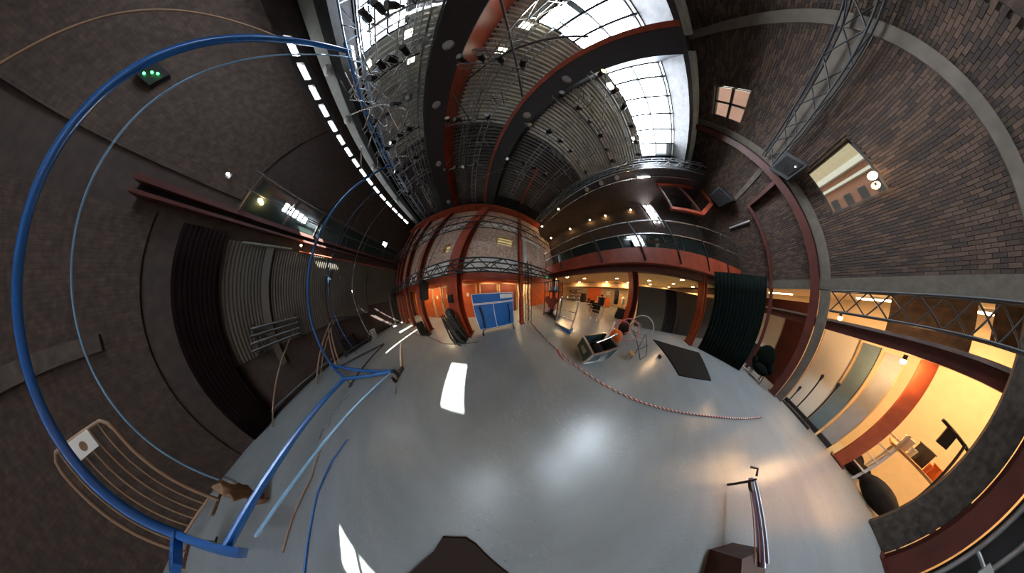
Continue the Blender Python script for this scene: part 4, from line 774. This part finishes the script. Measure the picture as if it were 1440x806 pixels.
# ================================================================== FRONT WALL THINGS
t = thing('table_tennis_table', 'folded blue table tennis table with white lines on wheels', 'table', (-.3, 1.85, 0))
obj('upper_board', B(-.98, .46, 1.78, 1.81, 1.24, 1.58), BOARD, t, label='blue top panel')
obj('leaf', B(-.98, -.275, 1.78, 1.81, .18, 1.22), BOARD, t); obj('leaf', B(-.265, .46, 1.78, 1.81, .18, 1.22), BOARD, t)
ln = MB()
for x in (-.98, .44): ln.box(x, x+.02, 1.772, 1.78, .18, 1.58)
for z in (.18, 1.20, 1.24, 1.56): ln.box(-.98, .46, 1.772, 1.78, z, z+.02)
ln.box(-.28, -.26, 1.772, 1.78, .18, 1.2)
obj('white_lines', ln, WHITE, t)
obj('sign_plate', B(-.02, .42, 1.765, 1.775, 1.36, 1.52), WHITE, t, label='white plate with a small notice')
obj('undercarriage', MB().tube([(-.75, 1.74, 1.15), (-.7, 1.72, .8), (-.75, 1.74, .3)], .03, 8).tube([(.22, 1.74, 1.15), (.28, 1.72, .8), (.24, 1.74, .3)], .03, 8).bar((-.95, 1.84, .14), (.45, 1.84, .14), .04, .04), BLACK, t)
for x in (-.85, .38):
    obj('foot_bar', MB().bar((x, 1.6, .12), (x, 2.0, .12), .04, .04), BLACK, t)
    for y in (1.62, 1.95): obj('castor', MB().cyl((x-.02, y, .05), .05, .04, (1, 0, 0), 12), RUBBER, t)
# doors in recess
for k, (x0, x1, dm_, l_) in enumerate(((-9.0, -7.4, DOOR, ''), (-7.1, -5.6, DOOR, ''), (-5.35, -4.45, DOOR, ''), (-4.2, -3.3, DOOR, ''), (-2.5, -1.55, DOOR, ''), (-1.2, -.2, BRDOOR, ''), (.0, 1.1, BRDOOR, ''))):
    d = struct('door_%d' % (k+1), B(x0, x1, 3.34, 3.4, 0, 2.1), dm_); obj('door_frame', B(x0-.07, x0, 3.3, 3.4, 0, 2.17).box(x1, x1+.07, 3.3, 3.4, 0, 2.17).box(x0-.07, x1+.07, 3.3, 3.4, 2.1, 2.17), TIMBER, d)
    obj('handle', MB().tube([(x0+.1, 3.33, 1.0), (x0+.1, 3.28, 1.0), (x0+.22, 3.28, 1.0)], .012), CHROME, d)
    if k in (2, 3, 4): obj('notice', B(x0+.35, x0+.5, 3.333, 3.34, 1.4, 1.62), WHITE, d)
for k, x in enumerate((-8.1, -6.3, -4.8, -2.8, -.7, .6)):
    t = thing('recess_lamp', 'warm recessed lamp over the red doors, %s from the left corner' % ['first', 'second', 'third', 'fourth', 'fifth', 'sixth'][k], 'lamp', (x, 2.8, 2.34), group='lamps over the red doors'); obj('ring', MB().lathe((0, 0, -.02), [(.09, 0), (.10, .02)], 16), SKIN, t, local=True); obj('lens', MB().cyl((0, 0, -.03), .075, .01, n=16), LAMPB, t, local=True); lamp_light(t, -.05, 12, r=.08)
for k, y in enumerate((4.5, 6.5, 8.4)):
    t = thing('corridor_lamp', 'ceiling lamp in the bright corridor, %s' % ['nearest', 'middle', 'farthest'][k], 'lamp', (2.0, y, 2.59)); obj('ring', MB().lathe((0, 0, -.02), [(.13, 0), (.14, .02)], 16), SKIN, t, local=True); obj('lens', MB().cyl((0, 0, -.03), .11, .01, n=16), LAMPD, t, local=True); lamp_light(t, -.05, 20)
t = thing('bicycle', 'bicycle leaning against the left wall of the bright corridor', 'bicycle', (1.45, 4.9, 0))
for y in (4.5, 5.4): obj('wheel', MB().tube([(1.45, y+.3*math.cos(2*PI*k/24), .32+.3*math.sin(2*PI*k/24)) for k in range(24)], .018, 6, True), RUBBER, t)
obj('frame', MB().tube([(1.45, 4.5, .32), (1.45, 4.85, .75), (1.45, 5.25, .75), (1.45, 5.4, .32)], .015).tube([(1.45, 4.85, .75), (1.45, 4.95, .3), (1.45, 5.25, .75)], .015).tube([(1.45, 4.5, .32), (1.45, 4.95, .3)], .012), ORANGE, t); obj('saddle', B(1.4, 1.5, 4.75, 4.95, .85, .9), BLACK, t); obj('handlebar', MB().tube([(1.25, 5.2, .95), (1.65, 5.2, .95)], .012), BLACK, t)
# black gear at the wide column
t = thing('cable_hoist', 'black wrapped chain hoist and cables stacked at the wide red column', 'equipment', (-1.65, 1.45, 0)); t_h = t
obj('case', MB().box(-1.9, -1.5, 1.32, 1.58, .0, .5), MATTE, t); obj('drum', MB().lathe((-1.68, 1.4, .55), [(.16, 0), (.2, .1), (.18, .3), (.12, .45)], 14), BLACK, t); obj('head', MB().ball((-1.66, 1.42, 1.12), .13, 12, 8), BLACK, t)
mb = MB()
for k in range(16): a = k*.8; mb.tube([(-1.68+.24*math.cos(a), 1.38+.2*math.sin(a), .85+.02*k), (-1.68+.3*math.cos(a+.5), 1.38+.24*math.sin(a+.5), .3), (-1.68+.27*math.cos(a+.9), 1.38+.22*math.sin(a+.9), .05)], .018, 5)
obj('cable_bundle', mb, CABLE, t)
obj('control_box', B(-1.76, -1.58, 1.55, 1.62, 1.38, 1.62), BLACK, label='black control box fixed to the wide red column above the hoist', cat='box')
t = thing('hanging_speaker', 'black loudspeaker hanging under the front truss left of the wide column', 'speaker', (-3.15, 1.55, 1.5)); obj('cabinet', MB().prism([(-3.3, 1.5), (-3.05, 1.55), (-2.98, 2.2), (-3.3, 2.2)], 1.4, 1.65), BLACK, t); obj('grille', B(-3.27, -3.06, 1.385, 1.4, 1.6, 2.1), MATTE, t)
t = thing('floor_monitor', 'dark box standing at the foot of the second red column', 'box', (-4.3, 1.45, 0)); obj('body', MB().prism([(-4.55, .02), (-4.15, .02), (-4.2, .6), (-4.5, .6)], 1.3, 1.6), MATTE, t); obj('handle', MB().tube([(-4.42, 1.45, .6), (-4.42, 1.45, .66), (-4.28, 1.45, .66), (-4.28, 1.45, .6)], .012), STEEL, t)
t = thing('plug_box', 'small black plug box on the floor before the second red column', 'box', (-3.9, 1.5, 0)); obj('body', B(-.14, .14, -.09, .09, 0, .08), BLACK, t, local=True); obj('socket', MB().cyl((0, -.1, .04), .025, .02, (0, 1, 0)), CHROME, t, local=True)
pipe('floor_cable', 'black cable on the floor along the front wall', 'cable', [(-6.6, 1.3, .01), (-5.2, 1.2, .01), (-3.9, 1.38, .01), (-2.4, 1.2, .01), (-1.0, 1.35, .01)], .012, CABLE, 6)
pipe('white_cable', 'pale diagonal cables strung above the black hoist', 'cable', [(-3.3, 2.2, 2.1), (-1.9, 1.55, 1.2)], .008, BLACK, 6)
pipe('white_cable', 'second dark diagonal cable strung above the black hoist', 'cable', [(-2.9, 2.2, 2.1), (-1.9, 1.5, 1.15)], .008, BLACK, 6)
pipe('hanging_cable', 'black cable hanging down the brick in the second bay', 'cable', [(-3.4, 1.7, 6.5), (-3.35, 1.9, 4.6), (-3.3, 1.7, 2.8)], .012, BLACK, 6)
pipe('hanging_cable', 'black cable hanging down the brick beside the small left window', 'cable', [(-4.9, 1.7, 6.5), (-4.8, 1.9, 4.6), (-4.75, 1.7, 2.8)], .012, BLACK, 6)
# ---- rope barrier
rp = [(1.28, 1.75, .03), (1.2, 1.0, .03), (1.13, .3, .03), (1.06, -.4, .03), (.98, -1.3, .03), (.9, -2.5, .03), (.8, -4.2, .03), (.66, -6.0, .03), (.5, -7.8, .03), (.4, -9.4, .03)]
def strand(ph, m, nm_s):
    pts = []; P = [Vector(p) for p in rp]
    for i in range(len(P)-1):
        L_ = (P[i+1]-P[i]).length; n = max(4, int(L_/.035))
        for k in range(n): pts.append((P[i].lerp(P[i+1], k/n)))
    out = []; d = 0
    for i, p in enumerate(pts):
        if i: d += (p-pts[i-1]).length
        a = d*38+ph; out.append((p.x+.011*math.cos(a), p.y, .022+.011*math.sin(a)))
    return MB().tube(out, .010, 5)
t = thing('rope', 'red and white twisted rope lying in a long line on the floor', 'rope', (.9, -2.5, 0)); obj('strand', strand(0, ROPE, ''), mat('rope_red', (.45, .05, .04), .8), t, label='red strand'); obj('strand', strand(PI, ROPE, ''), WHITE, t, label='white strand')
obj('knot_tail', MB().tube([(1.1, .1, .02), (1.02, -.05, .02), (.97, -.2, .02)], .012), mat('rope_red', (.45, .05, .04)), t)

# ================================================================== BACK ROOM THINGS
def sheet(name, x0, x1, y, z0, z1, m, label, lean=.25):
    t = thing(name, label, 'panel', ((x0+x1)/2, y, 0)); obj('board', MB().add([(x0, y+lean, z0), (x1, y+lean, z0), (x1, y, z1), (x0, y, z1), (x0, y+lean-.03, z0), (x1, y+lean-.03, z0), (x1, y-.03, z1), (x0, y-.03, z1)], [(0, 1, 2, 3), (7, 6, 5, 4), (0, 4, 5, 1), (1, 5, 6, 2), (2, 6, 7, 3), (3, 7, 4, 0)]), m, t)
    [obj('edge_strip', MB().bar((xx, y+lean+.01, z0), (xx, y+.01, z1), .03, .02), TIMBER, t) for xx in (x0, x1)]; obj('base', B(x0, x1, y+lean-.1, y+lean+.1, 0, max(z0, .04)), BLACK, t); return t
sheet('white_sheet', -.16, .55, -14.7, .1, 2.02, mat('warm_white_sheet', (.80, .72, .58), .7), 'tall white sheet hanging behind the microphone stands')
sheet('grey_panel', -.50, -.19, -14.7, .1, 1.98, BGREY, 'tall blue grey panel right of the white sheet')
sheet('grey_panel', -.84, -.55, -14.7, .1, 1.94, GREY, 'tall light grey panel beside the orange red column')
sheet('white_sheet', 1.72, 2.68, -14.7, .85, 2.02, mat('warm_white_sheet', (.80, .72, .58), .7), 'pale board hung on the red wall behind the armchair')
obj('red_board', B(.98, 3.3, -15.2, -15.1, 0, 2.6), DRED, label='dark red wall panel behind the pale board', cat='panel')
for k, (x, y, ht) in enumerate(((.17, -13.95, 1.05), (-.17, -13.95, 1.07), (.42, -13.9, .55))):
    t = thing('microphone_stand', ['black microphone stand left of its twin', 'black microphone stand right of its twin', 'short black microphone stand by the concrete strip'][k], 'stand', (x, y, 0))
    obj('base', MB().lathe((0, 0, 0), [(.14, 0), (.14, .02), (.03, .04)], 18), BLACK, t, local=True); obj('pole', MB().tube([(0, 0, .03), (0, 0, ht-.1)], .016, 8), BLACK, t, local=True); obj('microphone', MB().lathe((0, 0, ht-.12), [(.02, 0), (.03, .08), (.036, .12), (.02, .15)], 12), BLACK, t, local=True)
obj('stand_tray', B(-.35, .4, -14.1, -13.8, 0, .05), BLACK, label='low black tray under the microphone stands', cat='tray')
t = thing('armchair', 'dark armchair with rounded back near the slim back column', 'chair', (1.6, -12.7, 0), .3); obj('seat', MB().ball((0, 0, .35), .33, 14, 8, (1, 1, .5)), CURT, t, local=True); obj('backrest', MB().ball((0, -.25, .7), .36, 16, 10, (1, .4, 1.1)), CURT, t, local=True)
for s_ in (-1, 1): obj('armrest', MB().ball((s_*.33, 0, .5), .14, 12, 8, (.7, 2.0, 1)), CURT, t, local=True)
for a in (-.25, .25):
    for b_ in (-.25, .25): obj('leg', MB().tube([(a, b_, 0), (a*.9, b_*.9, .25)], .02), BLACK, t, local=True)
pipe('kick_rail', 'thin pale rail lying in front of the armchair', 'rail', [(2.5, -12.4, .12), (1.2, -12.1, .12)], .018, CHROME)
# work corner right of the orange column
t = thing('trestle_desk', 'cluttered trestle desk in the lit back room', 'desk', (-1.9, -15.4, 0)); obj('desk_top', B(-2.6, -1.35, -15.8, -15.1, .72, .76), TIMBER, t)
for x in (-2.5, -1.45):
    for y in (-15.7, -15.2): obj('leg', MB().bar((x, y, 0), (x, y, .72), .04, .04), WHITE, t)
for k, (x, y, s_, c_, l_) in enumerate(((-1.5, -15.3, .14, WHITE, 'white box'), (-1.75, -15.4, .18, BLACK, 'black monitor box'), (-2.0, -15.3, .12, ORANGE, 'red orange box'), (-2.25, -15.45, .16, WHITE, 'second white box'), (-2.45, -15.25, .12, BLACK, 'small black speaker'))):
    t = thing('desk_item', l_+' on the cluttered trestle desk', 'box', (x, y, .76), k*.5); obj('body', B(-s_/2, s_/2, -s_/2, s_/2, 0, s_*1.3), c_, t, local=True); obj('top', B(-s_/2-.01, s_/2+.01, -s_/2-.01, s_/2+.01, s_*1.3, s_*1.3+.015), c_, t, local=True)
for k, (x, y, z, r_, c_, l_) in enumerate(((-1.62, -15.2, .76, .05, WHITE, 'white mug on the trestle desk'), (-1.9, -15.2, .76, .04, ORANGE, 'orange cup on the trestle desk'), (-2.12, -15.22, .76, .05, CHROME, 'silver tin on the trestle desk'), (-2.35, -15.18, .76, .045, BLACK, 'black cup at the desk end'))):
    t = thing('cup', l_, 'cup', (x, y, z)); obj('body', MB().lathe((0, 0, 0), [(r_*.8, 0), (r_, .12)], 14), c_, t, local=True); obj('rim', MB().lathe((0, 0, .12), [(r_*1.05, 0), (r_*1.05, .01)], 14), c_, t, local=True)
t = thing('office_chair', 'black office chair before the trestle desk', 'chair', (-2.3, -14.6, 0)); obj('seat', MB().lathe((0, 0, .45), [(.2, 0), (.23, .03), (.2, .07)], 16), MATTE, t, local=True); obj('backrest', B(-.2, .2, .2, .25, .6, 1.0), MATTE, t, local=True); obj('column', MB().cyl((0, 0, .06), .025, .4), STEEL, t, local=True)
for k in range(5): a = 2*PI*k/5; obj('leg', MB().bar((0, 0, .08), (.26*math.cos(a), .26*math.sin(a), .04), .04, .03), BLACK, t, local=True)
t = thing('boom_stand', 'black boom stand with a square lamp head over the desk', 'stand', (-1.95, -15.0, 0)); obj('pole', MB().tube([(-2.1, -14.8, 0), (-2.0, -15.0, 1.35)], .02), BLACK, t); obj('boom', MB().tube([(-1.6, -15.0, 1.42), (-2.35, -15.1, 1.25)], .025), BLACK, t); obj('head', B(-1.86, -1.7, -15.05, -14.95, 1.15, 1.38), BLACK, t); obj('counterweight', MB().ball((-2.38, -15.1, 1.24), .07), BLACK, t)
mb = MB().ball((0, 0, .18), .28, 16, 9, (1.2, .8, .65)); mb.v = [(x, y, max(0, z)) for x, y, z in mb.v]; o = obj('duffel_bag', mb, MATTE, label='large black duffel bag on the floor beside the desk', cat='bag'); o.location = (-1.75, -14.35, 0)
for k, (x, y, r_, l_) in enumerate(((-1.3, -14.75, .16, 'small dark bag under the desk'), (-1.45, -15.0, .15, 'dark bundle behind the duffel bag'), (-1.25, -15.3, .17, 'dark sack beside the orange red column'))):
    o = obj('sack', MB().ball((0, 0, r_*.8), r_, 12, 8, (1, 1, .8)), MATTE, label=l_, cat='bag'); o.location = (x, y, 0)
t = thing('white_ladder', 'white step frame beside the orange red column', 'ladder', (-1.25, -14.6, 0))
for x in (-1.42, -1.12): obj('rail', MB().bar((x, -14.5, 0), (x, -14.75, 1.0), .04, .03), WHITE, t)
for k in range(4): obj('step', MB().bar((-1.42, -14.53-.06*k, .2+.22*k), (-1.12, -14.53-.06*k, .2+.22*k), .06, .02), WHITE, t)
for x, y, z, r_, l_ in ((.47, -13.95, 2.12, .03, 'tiny bright lamp at the truss end'), (.30, -14.0, 2.30, .045, 'bright round lamp under the truss, left one'), (-.78, -14.1, 1.88, .04, 'bright round lamp beside the orange red column')):
    t = thing('spot_lamp', l_, 'lamp', (x, y, z)); pl = bpy.data.lights.new('bulb_light', 'POINT'); pl.energy = 22; pl.shadow_soft_size = .05; pl.color = (1, .62, .3); po = bpy.data.objects.new('bulb_light', pl); C.objects.link(po); po.parent = t; po.location = (0, .0, -.09); obj('cap', MB().cyl((0, 0, .02), .03, .08), BLACK, t, local=True); obj('bulb', MB().ball((0, 0, 0), r_), LAMPB, t, local=True)
for k, (x, y) in enumerate(((-.4, -15.6), (-2.0, -15.9), (-3.6, -15.6), (2.2, -15.9))):
    t = thing('ceiling_lamp', 'long warm ceiling lamp in the back room, '+['over the sheets', 'over the trestle desk', 'far left end', 'above the pale board'][k], 'lamp', (x, y, 2.86)); obj('housing', B(-.5, .5, -.1, .1, 0, .04), WHITE, t, local=True); obj('diffuser', B(-.47, .47, -.08, .08, -.02, 0), LAMPB, t, local=True); lamp_light(t, -.04, 34, (1, .58, .25), .2)
# frames beyond the last column (lower right corner)
t = thing('steel_frame', 'dark panelled steel frame standing beyond the last dark red column', 'frame', (-2.9, -13.15, 0))
obj('panel', B(-3.2, -2.58, -13.3, -13.26, .02, 1.75), BLACK, t)
for k, x in enumerate((-2.62, -2.86, -3.12)): obj('upright', MB().tube([(x, -13.2, 0), (x, -13.2, 1.7)], .03, 8), STEEL, t)
for z in (.3, .9, 1.5): obj('cross_tube', MB().tube([(-3.12, -13.2, z), (-2.62, -13.2, z)], .02, 8), STEEL, t)
for z in (.9,): obj('joint_block', B(-2.92, -2.8, -13.22, -13.14, z-.06, z+.06), GREY, t)
for k, (x, z, r_) in enumerate(((-3.35, 1.75, .09), (-3.5, 1.1, .1), (-3.45, .6, .08), (-3.7, .95, .07), (-3.3, .25, .08))):
    t = thing('globe_lamp', 'warm glowing globe lamp beyond the steel frame, '+['highest', 'second highest, large', 'third down', 'farther left one', 'lowest'][k], 'lamp', (x, -14.0, z)); obj('globe', MB().ball((0, 0, 0), r_), LAMPB, t, local=True); obj('stem', MB().cyl((0, 0, -z), .012, z-r_*.9), BLACK, t, local=True)
for k in range(4): obj('crate', B(-3.25-.3*k, -3.0-.3*k, -14.6, -14.3, 0, .4+.25*(k % 3)), [MATTE, TIMBER, ORANGE, BLACK][k], label=['matte black', 'pale wooden', 'orange', 'glossy black'][k]+' crate standing behind the globe lamps', cat='crate')
# ================================================================== NEAR FLOOR THINGS BEHIND THE CAMERA
t = thing('pulley_arm', 'short metal arm with a pulley reaching out from a brown wooden block', 'pulley arm', (-.9, -5.6, 0))
obj('block', B(-1.65, -.95, -5.98, -5.35, 0, .25), mat('brown_block', (.07, .03, .02), .6, var=.2), t); obj('arm', MB().tube([(-1.05, -5.80, .27), (-.33, -5.82, .27)], .03, 10), mat('lilac_steel', (.35, .33, .42), .3, .8), t)
obj('arm', MB().tube([(-1.0, -5.70, .33), (-.36, -5.72, .33)], .014, 8), STEEL, t); obj('hook', MB().tube([(-.33, -5.82, .33), (-.26, -5.84, .36), (-.22, -5.80, .30)], .014), DARKST, t); obj('leg', MB().tube([(-.36, -5.8, .33), (-.36, -5.8, 0)], .014), DARKST, t)
obj('sheave', MB().cyl((-.40, -5.55, .30), .05, .03, (0, 0, 1), 16), DARKST, t); obj('wire', MB().tube([(-.42, -5.5, .31), (-.98, -5.45, .31)], .005, 5), ROPE, t); obj('wire', MB().tube([(-.42, -5.6, .31), (-.98, -5.58, .31)], .005, 5), ROPE, t)
obj('dark_floor_patch', MB().prism([(-2.7, -3.4), (-2.23, -2.83), (-2.04, -2.55), (-1.78, -2.46), (-1.72, -2.54), (-1.66, -3.0), (-1.7, -3.9), (-2.5, -4.3)], 0, .02, 'z'), mat('dark_brown_patch', (.028, .017, .013), .9, spec=.1), label='flat dark brown patch on the floor behind the viewpoint', cat='mat')  # thin dark brown polygon laid on the floor
